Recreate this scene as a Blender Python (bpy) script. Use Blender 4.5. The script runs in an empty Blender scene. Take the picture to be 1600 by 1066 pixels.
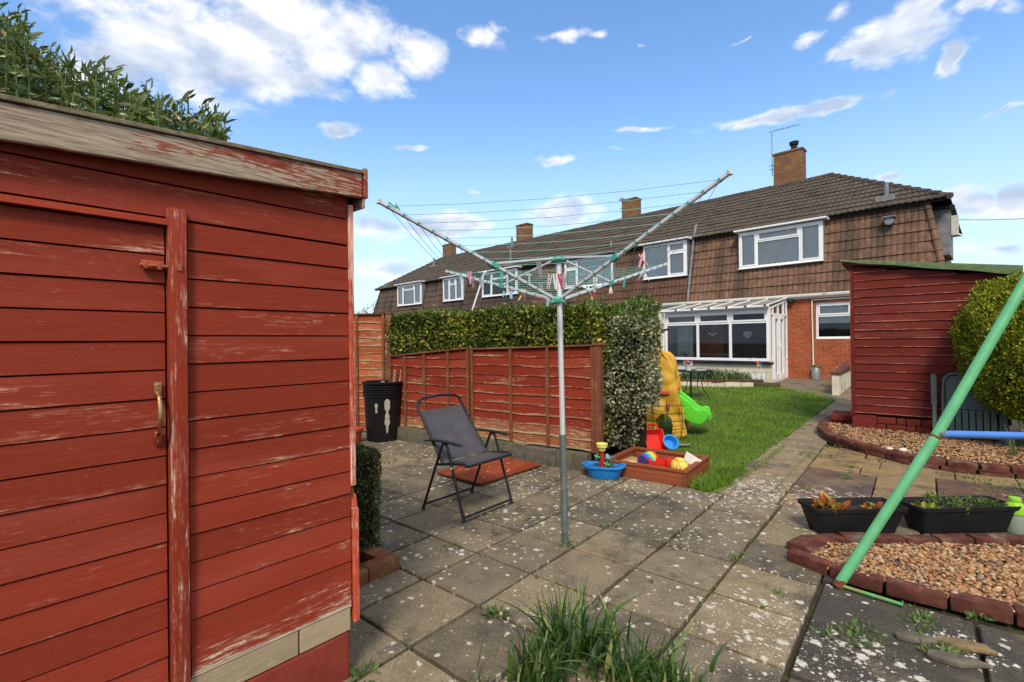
import bpy, bmesh, math, random
import numpy as np
from math import radians as R_, sin, cos, pi
from mathutils import Vector, Matrix

random.seed(7); np.random.seed(7)
SC = bpy.context.scene
COL = SC.collection

# ------------------------------------------------------------------ camera model
FPX = 755.0; CAMH = 1.4; PITCH = R_(.08); ROLL = R_(.6)
_R0 = Vector((1,0,0)); _U0 = Vector((0,-sin(PITCH),cos(PITCH))); _FW = Vector((0,cos(PITCH),sin(PITCH)))
_RT = _R0*cos(ROLL) - _U0*sin(ROLL); _UP = _U0*cos(ROLL) + _R0*sin(ROLL)
CAM = Vector((0,0,CAMH))
SLOPE = .0165
def G(x, y):                      # height of the ground (garden rises gently to the house)
    return SLOPE*min(max(0.0, y-5.0), 13.0)
def ray(px, py): return _FW + _RT*((px-800)/FPX) - _UP*((py-533)/FPX)
def at(px, py, Y):                # point on the sight line at distance Y
    d = ray(px,py); return CAM + d*(Y/d.y)
def gp(px, py, z=0.0):            # point on the ground under a sight line
    d = ray(px,py); t = (z-CAMH)/d.z
    if t*d.y > 5: t = (z-CAMH-SLOPE*5)/(d.z-SLOPE*d.y)
    return CAM + d*t
TH = R_(40); UU = Vector((sin(TH),cos(TH),0)); VV = Vector((-cos(TH),sin(TH),0))
def uv2w(u, v, z=0.0):
    p = UU*u + VV*v; p.z = G(p.x,p.y)+z; return p

# ------------------------------------------------------------------ node kit
class NK:
    def __init__(s, name, rough=.6, metal=0.0, spec=.35):
        s.m = bpy.data.materials.new(name); s.m.use_nodes = True
        s.t = s.m.node_tree; s.t.nodes.clear()
        s.out = s.t.nodes.new('ShaderNodeOutputMaterial')
        s.p = s.t.nodes.new('ShaderNodeBsdfPrincipled')
        s.t.links.new(s.p.outputs[0], s.out.inputs[0])
        s.p.inputs['Roughness'].default_value = rough; s.p.inputs['Metallic'].default_value = metal
        s.p.inputs['Specular IOR Level'].default_value = spec
        s._tc = None
    def set(s, sock, v):
        if isinstance(v, bpy.types.NodeSocket): s.t.links.new(v, sock)
        elif isinstance(v, (tuple,list)) and len(v)==3 and sock.type=='RGBA': sock.default_value = (*v,1)
        else: sock.default_value = v
    def n(s, ty, **kw):
        x = s.t.nodes.new(ty)
        for k,v in kw.items(): setattr(x,k,v)
        return x
    def co(s, kind='Object'):
        if s._tc is None: s._tc = s.n('ShaderNodeTexCoord')
        return s._tc.outputs[kind]
    def pos(s): return s.n('ShaderNodeNewGeometry').outputs['Position']
    def ri(s): return s.n('ShaderNodeNewGeometry').outputs['Random Per Island']
    def oi(s): return s.n('ShaderNodeObjectInfo').outputs['Random']
    def map(s, vec, scale=(1,1,1), loc=(0,0,0), rot=(0,0,0)):
        x = s.n('ShaderNodeMapping'); s.set(x.inputs[0], vec)
        x.inputs['Scale'].default_value = scale; x.inputs['Rotation'].default_value = rot
        s.set(x.inputs['Location'], loc); return x.outputs[0]
    def noise(s, vec, scale=5, detail=4, rough=.55, dist=0.0):
        x = s.n('ShaderNodeTexNoise'); s.set(x.inputs['Vector'], vec)
        x.inputs['Scale'].default_value = scale; x.inputs['Detail'].default_value = detail
        x.inputs['Roughness'].default_value = rough; x.inputs['Distortion'].default_value = dist
        return x.outputs[0]
    def vor(s, vec, scale=5, feature='F1', rand=1.0):
        x = s.n('ShaderNodeTexVoronoi', feature=feature); s.set(x.inputs['Vector'], vec)
        x.inputs['Scale'].default_value = scale; x.inputs['Randomness'].default_value = rand
        return x.outputs['Distance'], x.outputs.get('Color')
    def white(s, vec):
        x = s.n('ShaderNodeTexWhiteNoise', noise_dimensions='3D'); s.set(x.inputs['Vector'], vec); return x.outputs['Value']
    def ramp(s, fac, stops, interp='LINEAR'):
        x = s.n('ShaderNodeValToRGB'); s.set(x.inputs[0], fac); cr = x.color_ramp; cr.interpolation = interp
        while len(cr.elements) < len(stops): cr.elements.new(.5)
        for e,(p,c) in zip(cr.elements, stops):
            e.position = p; e.color = (*c,1) if not isinstance(c,(int,float)) else (c,c,c,1)
        return x.outputs[0]
    def mix(s, f, a, b, blend='MIX'):
        x = s.n('ShaderNodeMix', data_type='RGBA', blend_type=blend)
        s.set(x.inputs[0], f); s.set(x.inputs[6], a); s.set(x.inputs[7], b); return x.outputs[2]
    def mth(s, op, a, b=0.0, c=0.0, clamp=False):
        x = s.n('ShaderNodeMath', operation=op, use_clamp=clamp)
        s.set(x.inputs[0], a); s.set(x.inputs[1], b); s.set(x.inputs[2], c); return x.outputs[0]
    def vm(s, op, a, b=(0,0,0)):
        x = s.n('ShaderNodeVectorMath', operation=op); s.set(x.inputs[0], a); s.set(x.inputs[1], b); return x.outputs[0]
    def comb(s, x_, y_, z_):
        x = s.n('ShaderNodeCombineXYZ')
        for i,v in enumerate((x_,y_,z_)): s.set(x.inputs[i], v)
        return x.outputs[0]
    def sep(s, v):
        x = s.n('ShaderNodeSeparateXYZ'); s.set(x.inputs[0], v); return x.outputs
    def smooth(s, v, a, b):
        x = s.n('ShaderNodeMapRange', interpolation_type='SMOOTHSTEP'); s.set(x.inputs[0], v)
        s.set(x.inputs[1], a); s.set(x.inputs[2], b); return x.outputs[0]
    def bump(s, h, strength=.4, dist=.01):
        x = s.n('ShaderNodeBump'); s.set(x.inputs['Height'], h)
        x.inputs['Strength'].default_value = strength; x.inputs['Distance'].default_value = dist
        s.t.links.new(x.outputs[0], s.p.inputs['Normal'])
    def base(s, c): s.set(s.p.inputs['Base Color'], c)
    def rough(s, c): s.set(s.p.inputs['Roughness'], c)

def mul(c, k): return tuple(min(1,x*k) for x in c)
def plain(name, c, rough=.55, metal=0.0, var=.25, scale=9, bump=.15, spec=.25, dirt=None, dirtamt=.5, perobj=0.0):
    k = NK(name, rough, metal, spec); v = k.co()
    n = k.noise(v, scale, 5, .6)
    col = k.ramp(n, [(.3, mul(c,1-var)), (.7, mul(c,1+var*.6))])
    if perobj:
        col = k.mix(1.0, col, k.ramp(k.oi(), [(0,1-perobj),(1,1+perobj)]), 'MULTIPLY')
    if dirt is not None:
        d = k.noise(v, scale*.45, 6, .7, .4)
        f = k.smooth(d, .62-.25*dirtamt, .72-.1*dirtamt)
        col = k.mix(f, col, dirt)
    k.base(col)
    k.rough(k.ramp(n, [(.3, min(1,rough+.12)), (.7, max(0,rough-.1))]))
    if bump: k.bump(k.noise(v, scale*4, 4, .6), bump, .005)
    return k.m

# painted, weathered timber.  UV = metres along / across each plank (v = 0 at its lower edge)
def timber(name, paint, wear=.3, wood=(.36,.30,.24), edge=.25, grain=.35, var=.25, rough=.55, wide=.1):
    k = NK(name, min(.9,rough+.18), 0, .14)
    uv = k.co('UV'); ri = k.ri()
    off = k.comb(k.mth('MULTIPLY',ri,37.0), k.mth('MULTIPLY',ri,91.0), k.mth('MULTIPLY',ri,13.0))
    p = k.vm('ADD', uv, off)
    g = k.noise(k.map(p,(8,150,1)), 1.0, 6, .65, .3)              # fine grain
    g2 = k.noise(k.map(p,(2.2,26,1)), 1.0, 4, .6, 1.4)           # broad grain
    big = k.noise(k.map(p,(1.6,7,1)), 1.0, 3, .5)
    # knots: round eyes along the boards
    kd,kc = k.vor(k.map(p,(2.4,8.5,1)), 1.0)
    knot = k.mth('SUBTRACT', 1.0, k.smooth(kd, .06, .19))
    knot = k.mth('MULTIPLY', knot, k.smooth(k.sep(kc)[0], .35, .5))
    ring = k.mth('MULTIPLY', knot, k.mth('ADD', .5, k.mth('MULTIPLY', .5, k.mth('SINE', k.mth('MULTIPLY', kd, 190.0)))))
    tone = k.ramp(ri, [(0, mul(paint,1-var)), (.5, paint), (1, mul(paint,1+var))])
    col = k.mix(k.mth('MULTIPLY', k.smooth(g2,.38,.68), .20), tone, mul(paint,.62))
    col = k.mix(k.mth('MULTIPLY', k.smooth(g,.5,.75), grain*.6), col, mul(paint,1.35))
    col = k.mix(k.mth('MULTIPLY', ring, .75), col, mul(paint,.5))
    # worn paint: pale wood showing in streaks along the grain, first at the plank edges
    vv = k.sep(uv)[1]
    e = k.mth('SUBTRACT', 1.0, k.smooth(vv, .0, wide*.26))
    s = k.mth('ADD', k.mth('MULTIPLY', g, .50), k.mth('MULTIPLY', big, .70))
    s = k.mth('ADD', s, k.mth('MULTIPLY', k.noise(k.map(p,(22,85,1)),1.0,5,.65), .45))
    s = k.mth('ADD', s, k.mth('MULTIPLY', e, edge*.5))
    lo = 1.135 - wear*.30
    f = k.smooth(s, lo, lo+.04)
    woodc = k.mix(k.smooth(g,.35,.65), mul(wood,.62), mul(wood,1.25))
    fade = k.smooth(k.noise(k.map(p,(.9,5,1),(3,1,0)),1.0,4,.6), .48, .68)
    col = k.mix(k.mth('MULTIPLY', fade, .38), col, tuple(min(1,a*1.35+.022) for a in paint))
    scuff = k.mth('MULTIPLY', k.smooth(k.noise(k.map(p,(45,120,1)),1.0,4,.7), .60, .70), .5)
    col = k.mix(k.mth('MULTIPLY', scuff, k.smooth(k.noise(k.map(p,(2.3,9,1),(7,7,0)),1.0,3,.5),.45,.6)), col, tuple(.5*a+.5*b for a,b in zip(wood, mul(paint,1.6))))
    pink = tuple(.55*a+.45*b for a,b in zip(wood, mul(paint,1.6)))
    fp = k.smooth(s, lo-.09, lo+.01)
    col = k.mix(k.mth('MULTIPLY',fp,.45), col, pink)
    col = k.mix(f, col, woodc)
    k.base(col)
    k.rough(k.mix(f, (min(.9,rough+.18),)*3, (.9,)*3))
    h = k.mth('ADD', k.mth('MULTIPLY', g, .5), k.mth('MULTIPLY', f, -.5))
    h = k.mth('ADD', h, k.mth('MULTIPLY', g2, .5))
    k.bump(h, .55, .004)
    return k.m

def leafmat(name, stops, rough=.45, spec=.4, trans=.25, blend=None):
    k = NK(name, rough, 0, spec)
    ri = k.ri(); col = k.ramp(ri, stops)
    big = k.noise(k.co(), 2.3, 3, .5)
    col = k.mix(1.0, col, k.ramp(big,[(.35,.72),(.65,1.2)]), 'MULTIPLY')
    if blend is not None:         # a second tint in large patches
        f = k.smooth(k.noise(k.map(k.co(),(1,1,1),(3,5,7)), blend[1], 3, .5), .48, .62)
        col = k.mix(k.mth('MULTIPLY', f, k.smooth(ri, .25,.6)), col, blend[0])
    k.base(col)
    t = k.n('ShaderNodeBsdfTranslucent'); k.set(t.inputs[0], col)
    m = k.n('ShaderNodeMixShader'); m.inputs[0].default_value = trans
    k.t.links.new(k.p.outputs[0], m.inputs[1]); k.t.links.new(t.outputs[0], m.inputs[2])
    k.t.links.new(m.outputs[0], k.out.inputs[0])
    return k.m

def glassmat(name, tint=(.85,.9,.9), refl=1.0):
    k = NK(name, .03)
    gl = k.n('ShaderNodeBsdfGlossy'); gl.inputs['Roughness'].default_value = .03
    gl.inputs[0].default_value = (.9,.95,1,1)
    tr = k.n('ShaderNodeBsdfTransparent'); tr.inputs[0].default_value = (*tint,1)
    fr = k.n('ShaderNodeFresnel'); fr.inputs[0].default_value = 1.5
    f = k.mth('MULTIPLY', fr.outputs[0], 1.25*refl, clamp=True)
    m = k.n('ShaderNodeMixShader'); k.set(m.inputs[0], f)
    k.t.links.new(tr.outputs[0], m.inputs[1]); k.t.links.new(gl.outputs[0], m.inputs[2])
    k.t.links.new(m.outputs[0], k.out.inputs[0])
    return k.m

# ------------------------------------------------------------------ objects
def tag(o, label=None, cat=None, group=None, kind=None):
    if label: o['label'] = label
    if cat: o['category'] = cat
    if group: o['group'] = group
    if kind: o['kind'] = kind
    return o
def thing(name, label, cat, loc=(0,0,0), rz=0.0, group=None):
    o = bpy.data.objects.new(name, None); COL.objects.link(o)
    o.location = loc; o.rotation_euler = (0,0,R_(rz)); o.empty_display_size = .1
    return tag(o, label, cat, group)
def children(o): return [c for c in bpy.data.objects if c.parent == o]
def copy_tree(o, parent=None):
    c = o.copy(); COL.objects.link(c)
    if parent: c.parent = parent
    for ch in children(o): copy_tree(ch, c)
    return c

class MB:
    def __init__(s): s.v=[]; s.f=[]; s.uv=[]; s.mi=[]
    def add(s, vs, fs, uvs=None, m=0):
        b = len(s.v); s.v += [tuple(v) for v in vs]
        for i,f in enumerate(fs):
            s.f.append([b+j for j in f]); s.mi.append(m)
            s.uv.append([uvs[j] for j in f] if uvs is not None else [(vs[j][0]+vs[j][1]*.7, vs[j][2]) for j in f])
        return s
    def box(s, lo, hi, M=None, m=0, plank=None):
        x0,y0,z0 = lo; x1,y1,z1 = hi
        vs = [(x0,y0,z0),(x1,y0,z0),(x1,y1,z0),(x0,y1,z0),(x0,y0,z1),(x1,y0,z1),(x1,y1,z1),(x0,y1,z1)]
        fs = [(0,3,2,1),(4,5,6,7),(0,1,5,4),(1,2,6,5),(2,3,7,6),(3,0,4,7)]
        if plank == 'x': uv = [(v[0], v[2]-z0+(v[1]-y0)) for v in vs]
        elif plank == 'z': uv = [(v[2], v[0]-x0+(v[1]-y0)) for v in vs]
        elif plank == 'y': uv = [(v[1], v[0]-x0+(v[2]-z0)) for v in vs]
        else: uv = [(v[0]+v[1], v[2]) for v in vs]
        if M is not None: vs = [M @ Vector(v) for v in vs]
        return s.add(vs, fs, uv, m)
    def cbox(s, c, size, M=None, m=0, plank=None):
        return s.box([c[i]-size[i]/2 for i in range(3)], [c[i]+size[i]/2 for i in range(3)], M, m, plank)
    def bar(s, a, b, w, h=None, m=0, roll=0.0):      # rectangular bar from a to b
        a=Vector(a); b=Vector(b); d=b-a; L=d.length; h=h or w
        q = d.to_track_quat('Z','Y') @ Matrix.Rotation(roll,3,'Z').to_quaternion()
        M = Matrix.Translation(a) @ q.to_matrix().to_4x4()
        return s.box((-w/2,-h/2,0),(w/2,h/2,L),M,m,'z')
    def tube(s, pts, r, n=10, m=0, closed=False, cap=True):
        pts=[Vector(p) for p in pts]; N=len(pts)
        rs = r if isinstance(r,(list,tuple)) else [r]*N
        vs=[]; fs=[]; up=None
        for i,p in enumerate(pts):
            if closed: d = pts[(i+1)%N]-pts[i-1]
            else: d = pts[min(i+1,N-1)]-pts[max(i-1,0)]
            d.normalize()
            if up is None: up = Vector((0,0,1)) if abs(d.z)<.9 else Vector((1,0,0))
            x = d.cross(up)
            if x.length<1e-4: x = d.cross(Vector((1,0,.3)))
            x.normalize(); y = x.cross(d); up = y
            for k in range(n):
                a=2*pi*k/n; vs.append(p+(x*cos(a)+y*sin(a))*rs[i])
        for i in range(N if closed else N-1):
            j=(i+1)%N
            for k in range(n): fs.append((i*n+k, i*n+(k+1)%n, j*n+(k+1)%n, j*n+k))
        if cap and not closed:
            fs.append(tuple(reversed(range(n)))); fs.append(tuple((N-1)*n+k for k in range(n)))
        return s.add(vs, [tuple(reversed(f)) for f in fs], None, m)
    def lathe(s, prof, c=(0,0,0), n=24, m=0, M=None, sx=1.0, sy=1.0):
        vs=[]; fs=[]
        for r,z in prof:
            for k in range(n):
                a=2*pi*k/n; v=Vector((c[0]+r*sx*cos(a), c[1]+r*sy*sin(a), c[2]+z))
                vs.append(M@v if M is not None else v)
        for i in range(len(prof)-1):
            for k in range(n): fs.append((i*n+k, i*n+(k+1)%n, (i+1)*n+(k+1)%n, (i+1)*n+k))
        if prof[0][0]>1e-5: fs.append(tuple(reversed(range(n))))
        if prof[-1][0]>1e-5: fs.append(tuple((len(prof)-1)*n+k for k in range(n)))
        return s.add(vs, fs, None, m)
    def prism(s, poly, d0, d1, axis='y', M=None, m=0):   # polygon (a,b) swept along an axis
        def P(a,b,d): return (a,d,b) if axis=='y' else ((a,b,d) if axis=='z' else (d,a,b))
        n=len(poly)
        ar = sum(poly[i][0]*poly[(i+1)%n][1]-poly[(i+1)%n][0]*poly[i][1] for i in range(n))
        vs=[P(a,b,d0) for a,b in poly]+[P(a,b,d1) for a,b in poly]
        if M is not None: vs=[M@Vector(v) for v in vs]
        fs=[tuple(range(n)), tuple(reversed(range(n,2*n)))]+[((i+1)%n,i,n+i,n+(i+1)%n) for i in range(n)]
        flip = (ar<0)
        if axis=='z': flip = not flip
        if axis=='x': flip = not flip
        if flip: fs=[tuple(reversed(f)) for f in fs]
        return s.add(vs,fs,None,m)
    def sphere(s, c, r, n=16, k=10, m=0, sq=(1,1,1)):
        vs=[];fs=[]
        for i in range(k+1):
            t=pi*i/k
            for j in range(n):
                a=2*pi*j/n; vs.append((c[0]+r*sq[0]*sin(t)*cos(a), c[1]+r*sq[1]*sin(t)*sin(a), c[2]+r*sq[2]*cos(t)))
        for i in range(k):
            for j in range(n): fs.append((i*n+j,(i+1)*n+j,(i+1)*n+(j+1)%n,i*n+(j+1)%n))
        return s.add(vs,fs,None,m)
    def build(s, name, mats, parent=None, smooth=0, bevel=0.0, seg=2, merge=False):
        me = bpy.data.meshes.new(name); me.from_pydata(s.v, [], s.f)
        ul = me.uv_layers.new(name='UVMap')
        flat = [c for f in s.uv for uv in f for c in uv]
        ul.data.foreach_set('uv', flat)
        mats = mats if isinstance(mats,(list,tuple)) else [mats]
        for m in mats: me.materials.append(m)
        if len(mats)>1: me.polygons.foreach_set('material_index', s.mi)
        if bevel or merge:
            bm = bmesh.new(); bm.from_mesh(me)
            if merge: bmesh.ops.remove_doubles(bm, verts=bm.verts, dist=1e-5)
            if bevel:
                es=[e for e in bm.edges if len(e.link_faces)==2 and e.calc_face_angle(0)>.5]
                bmesh.ops.bevel(bm, geom=es, offset=bevel, segments=seg, affect='EDGES', clamp_overlap=True, profile=.6)
            bm.to_mesh(me); bm.free()
        if smooth:
            me.polygons.foreach_set('use_smooth', [True]*len(me.polygons))
            me.set_sharp_from_angle(angle=R_(smooth))
        me.update()
        o = bpy.data.objects.new(name, me); COL.objects.link(o)
        if parent: o.parent = parent
        return o

def npmesh(name, V, Fq, mats, parent=None, smooth=False, uv=None):
    """V (N,3) float, Fq (M,k) int -> one mesh object, quickly"""
    me = bpy.data.meshes.new(name); V=np.asarray(V,np.float32); Fq=np.asarray(Fq,np.int32); M,k=Fq.shape
    me.vertices.add(len(V)); me.vertices.foreach_set('co', V.ravel())
    me.loops.add(M*k); me.loops.foreach_set('vertex_index', Fq.ravel())
    me.polygons.add(M); me.polygons.foreach_set('loop_start', np.arange(M,dtype=np.int32)*k)
    try: me.polygons.foreach_set('loop_total', np.full(M,k,np.int32))
    except Exception: pass
    if uv is not None:
        ul = me.uv_layers.new(name='UVMap'); ul.data.foreach_set('uv', np.asarray(uv,np.float32)[Fq.ravel()].ravel())
    me.update(calc_edges=True)
    if smooth: me.polygons.foreach_set('use_smooth', np.ones(M,bool))
    for m in (mats if isinstance(mats,(list,tuple)) else [mats]): me.materials.append(m)
    o = bpy.data.objects.new(name, me); COL.objects.link(o)
    if parent: o.parent = parent
    return o

def unit(a): return a/np.maximum(np.linalg.norm(a,axis=1,keepdims=True),1e-9)
def leaves(name, C, D, L, W, mats, parent=None, fold=.25, twist=None, curl=.15):
    """a pointed folded leaf (4 triangles-wide strip) at each base point C along D"""
    n=len(C); C=np.asarray(C,float); D=unit(np.asarray(D,float))
    L=np.broadcast_to(L,(n,)).reshape(n,1); W=np.broadcast_to(W,(n,)).reshape(n,1)
    rnd = unit(np.random.normal(size=(n,3))) if twist is None else twist
    S = unit(np.cross(D, rnd)); Nn = np.cross(S, D)
    a = C; t = C + D*L - Nn*L*curl
    m1 = C + D*L*.30; m2 = C + D*L*.68 - Nn*L*curl*.35
    l1 = m1+S*W*.5+Nn*W*fold; r1 = m1-S*W*.5+Nn*W*fold
    l2 = m2+S*W*.42+Nn*W*fold*.8; r2 = m2-S*W*.42+Nn*W*fold*.8
    V = np.stack([a,l1,r1,l2,r2,t,m1,m2],1).reshape(-1,3)
    b = (np.arange(n)*8)[:,None]
    F = np.concatenate([b+np.array([[0,6,1]]), b+np.array([[0,2,6]]),
        b+np.array([[1,6,7]]), b+np.array([[1,7,3]]), b+np.array([[6,2,4]]), b+np.array([[6,4,7]]),
        b+np.array([[3,7,5]]), b+np.array([[7,4,5]])],0)
    return npmesh(name, V, F, mats, parent)
def leaves_lo(name, C, D, L, W, mats, parent=None, fold=.2):
    n=len(C); C=np.asarray(C,float); D=unit(np.asarray(D,float))
    L=np.broadcast_to(L,(n,)).reshape(n,1); W=np.broadcast_to(W,(n,)).reshape(n,1)
    S = unit(np.cross(D, unit(np.random.normal(size=(n,3))))); Nn=np.cross(S,D)
    m=C+D*L*.5
    V=np.stack([C,m+S*W*.5+Nn*W*fold,C+D*L,m-S*W*.5+Nn*W*fold],1).reshape(-1,3)
    b=(np.arange(n)*4)[:,None]
    F=np.concatenate([b+np.array([[0,2,1]]),b+np.array([[0,3,2]])],0)
    return npmesh(name,V,F,mats,parent)
def blades(name, B, H, W, lean, mats, parent=None, seg=4, az=None, droop=1.0):
    """curved tapering grass blades: base B (n,3), height H, width W, lean = how far the tip goes over"""
    n=len(B); B=np.asarray(B,float); H=np.broadcast_to(H,(n,)); W=np.broadcast_to(W,(n,)); lean=np.broadcast_to(lean,(n,))
    a = np.random.uniform(0,2*pi,n) if az is None else az
    dx=np.cos(a); dy=np.sin(a); rows=[]
    ph=np.random.uniform(0,2*pi,n)
    for i in range(seg+1):
        t=i/seg
        o=lean*H*t**1.8; z=H*(t - droop*.5*np.minimum(lean,1.6)*t**2.6*.6)
        w=W*(1-t**1.7)*.5*(0.75+.25*min(1,t*4))+1e-4
        c=np.stack([B[:,0]+dx*o, B[:,1]+dy*o, B[:,2]+z],1)
        s=np.stack([-dy*np.cos(.4*np.sin(ph)), dx*np.cos(.4*np.sin(ph)), .4*np.sin(ph)],1)*w[:,None]
        rows += [c-s, c+s]
    V=np.stack(rows,1).reshape(-1,3); k=2*(seg+1); b=(np.arange(n)*k)[:,None]
    F=np.concatenate([b+np.array([[2*i,2*i+1,2*i+3,2*i+2]]) for i in range(seg)],0)
    return npmesh(name,V,F,mats,parent)
def inpoly(P, poly):
    x=P[:,0];y=P[:,1];r=np.zeros(len(P),bool);j=len(poly)-1
    for i in range(len(poly)):
        xi,yi=poly[i][0],poly[i][1];xj,yj=poly[j][0],poly[j][1]
        c=((yi>y)!=(yj>y))&(x<(xj-xi)*(y-yi)/(yj-yi+1e-12)+xi); r^=c; j=i
    return r
def sample_poly(poly, n):
    lo=np.min(np.array([p[:2] for p in poly]),0);hi=np.max(np.array([p[:2] for p in poly]),0)
    out=np.zeros((0,2))
    while len(out)<n:
        P=np.random.uniform(lo,hi,(n*2,2)); out=np.concatenate([out,P[inpoly(P,poly)]])
    return out[:n]
def GN(x,y): return SLOPE*np.clip(y-5.0,0,13)
def pebbles(name, P, size, mats, zoff=0.0, parent=None):
    bm=bmesh.new(); bmesh.ops.create_icosphere(bm, subdivisions=1, radius=1)
    bv=np.array([v.co[:] for v in bm.verts]); bf=np.array([[v.index for v in f.verts] for f in bm.faces]); bm.free()
    n=len(P); s=np.random.uniform(.45,1.4,(n,1,1))*size
    sq=np.stack([np.random.uniform(.8,1.5,n),np.random.uniform(.6,1.05,n),np.random.uniform(.4,.75,n)],1)[:,None,:]
    V=bv[None]*sq*s*(1+np.random.uniform(-.16,.16,(n,len(bv),1)))
    a=np.random.uniform(0,2*pi,n); t=np.random.normal(0,.35,n)
    ca,sa,ct,st=np.cos(a),np.sin(a),np.cos(t),np.sin(t)
    x,y,z=V[...,0],V[...,1],V[...,2]
    y2=y*ct[:,None]-z*st[:,None]; z2=y*st[:,None]+z*ct[:,None]
    X=x*ca[:,None]-y2*sa[:,None]; Y=x*sa[:,None]+y2*ca[:,None]
    V=np.stack([X+P[:,0:1],Y+P[:,1:2],z2+P[:,2:3]+zoff],2).reshape(-1,3)
    F=(bf[None]+(np.arange(n)*len(bv))[:,None,None]).reshape(-1,3)
    return npmesh(name,V,F,mats,parent,smooth=True)
# ================================================================== SKY AND SUN
SUN_DIR = Vector((-.08,-.68,.73)).normalized()
def make_world():
    w = bpy.data.worlds.new("World"); SC.world = w; w.use_nodes = True
    k = NK.__new__(NK); k.t = w.node_tree; k.t.nodes.clear(); k._tc=None
    out = k.n('ShaderNodeOutputWorld'); bg = k.n('ShaderNodeBackground'); k.t.links.new(bg.outputs[0], out.inputs[0])
    sky = k.n('ShaderNodeTexSky', sky_type='NISHITA'); sky.sun_disc=False
    sky.sun_elevation = math.asin(SUN_DIR.z); sky.sun_rotation = math.atan2(SUN_DIR.x, SUN_DIR.y)
    sky.air_density=1.0; sky.dust_density=.6; sky.ozone_density=2.0; sky.altitude=50
    d = k.vm('NORMALIZE', k.co('Generated')); x,y,z = k.sep(d)
    az = k.mth('ARCTAN2', x, y); el = k.mth('ARCSINE', z)
    p = k.comb(az, el, 0.0)
    w1 = k.noise(k.map(p,(1,1.5,1)), 9, 4, .55); w2 = k.noise(k.map(p,(1,1.5,1),(5,3,0)), 9, 4, .55)
    azw = k.mth('ADD', az, k.mth('MULTIPLY', k.mth('SUBTRACT', w1, .5), .10))
    elw = k.mth('ADD', el, k.mth('MULTIPLY', k.mth('SUBTRACT', w2, .5), .05))
    # clouds: (azimuth, elevation, half width, half height) of each, in hundredths of a radian
    def ae(px,py,w_,h_):
        a=(px-800)/FPX; e=(536-py)/FPX
        return math.atan(a), math.atan(e/math.sqrt(1+a*a)), w_/FPX/(1+a*a), h_/FPX/math.sqrt(1+a*a)
    # (x, y, half width, half height, strength): strength below 1 leaves only wisps
    cl = [(300,70,190,72,1),(180,92,90,55,1),(480,52,165,58,1),(420,105,150,34,1),(600,120,55,30,.9),(655,80,55,32,.85),(762,62,56,24,.62),(780,48,40,14,.6),(535,203,38,14,.75),(640,232,58,7,.5),
          (880,62,60,12,.5),(930,60,30,10,.45),(1415,68,95,36,.9),(1490,92,32,30,.85),(1350,82,80,15,.85),(1440,35,60,34,.85),(1545,12,70,16,.7),(1265,72,46,14,.6),(1325,28,46,20,.62),(1590,20,50,20,.5),(1460,20,70,18,.55),(1240,183,165,15,.8),(1320,172,60,15,.8),(1005,203,60,7,.55),(1010,68,18,8,.4),
          (865,253,48,10,.65),(960,237,44,6,.45),(745,297,16,6,.6),(1390,282,42,13,.7),(1530,325,90,34,.8),(1600,310,60,40,.8),(1580,182,80,6,.55),(690,355,85,24,.9),(880,338,62,26,1),
          (590,350,110,36,.6),(1560,400,110,26,.55),(620,420,140,26,.5),(1165,72,24,6,.4)]
    m = None
    for c in cl:
        a,e,hw,hh = ae(*c[:4])
        q = k.comb(k.mth('MULTIPLY', k.mth('SUBTRACT', azw, a), 1/hw), k.mth('MULTIPLY', k.mth('SUBTRACT', elw, e), 1/hh), 0.0)
        ln = k.n('ShaderNodeVectorMath', operation='LENGTH'); k.set(ln.inputs[0], q)
        v = k.mth('SUBTRACT', c[4], ln.outputs['Value'])
        m = v if m is None else k.mth('MAXIMUM', m, v)
    hi_ = k.mth('SUBTRACT', k.mth('MULTIPLY', k.smooth(el, .60, .9), 2.0), 1.2)      # unseen cloud overhead, added to neutralise the blue fill light
    bk_ = k.mth('SUBTRACT', k.mth('MULTIPLY', k.smooth(k.mth('MULTIPLY', y, -1.0), .0, .4), 1.9), 1.2)   # unseen cloud behind the camera, added for the same softer fill
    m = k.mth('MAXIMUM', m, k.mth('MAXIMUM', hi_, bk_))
    n1 = k.noise(k.map(p,(1,1.7,1),(2,1,0)), 13, 8, .62, .2)
    dens = k.mth('ADD', m, k.mth('MULTIPLY', k.mth('SUBTRACT', n1, .5), 1.55))
    mask = k.smooth(dens, -.14, .54)
    # billows: difference of the density towards the sun gives lit tops, grey bellies
    s1 = k.noise(k.map(p,(1,1.7,1),(2,1,0)), 11, 3, .5, .2); s2 = k.noise(k.map(p,(1,1.7,1),(2.015,1.04,0)), 11, 3, .5, .2)
    lit = k.mth('ADD', .74, k.mth('MULTIPLY', k.mth('SUBTRACT', s1, s2), 1.5))
    lit = k.mth('ADD', lit, k.mth('MULTIPLY', k.mth('SUBTRACT', n1, .5), .9))
    under = k.mth('SUBTRACT', 1.0, k.smooth(el, .425, .505))
    lit = k.mth('SUBTRACT', lit, k.mth('MULTIPLY', k.smooth(m, .10, .45), k.mth('ADD', .10, k.mth('MULTIPLY', under, .42))))
    cc = k.ramp(lit, [(.1,(.50,.59,.76)),(.42,(.72,.78,.89)),(.75,(1.0,1.0,1.02))])
    # the air's own colour, whitening to the horizon
    hs = k.n('ShaderNodeHueSaturation'); k.set(hs.inputs['Color'], sky.outputs[0]); hs.inputs['Saturation'].default_value=1.14; hs.inputs['Value'].default_value=SKYV
    hz = k.mth('SUBTRACT', 1.0, k.smooth(el, -.02, .46))
    skyc = k.mix(k.mth('MULTIPLY', hz, .85), hs.outputs[0], tuple(x*CLOUDV for x in (.66,.80,1.0)))
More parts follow.
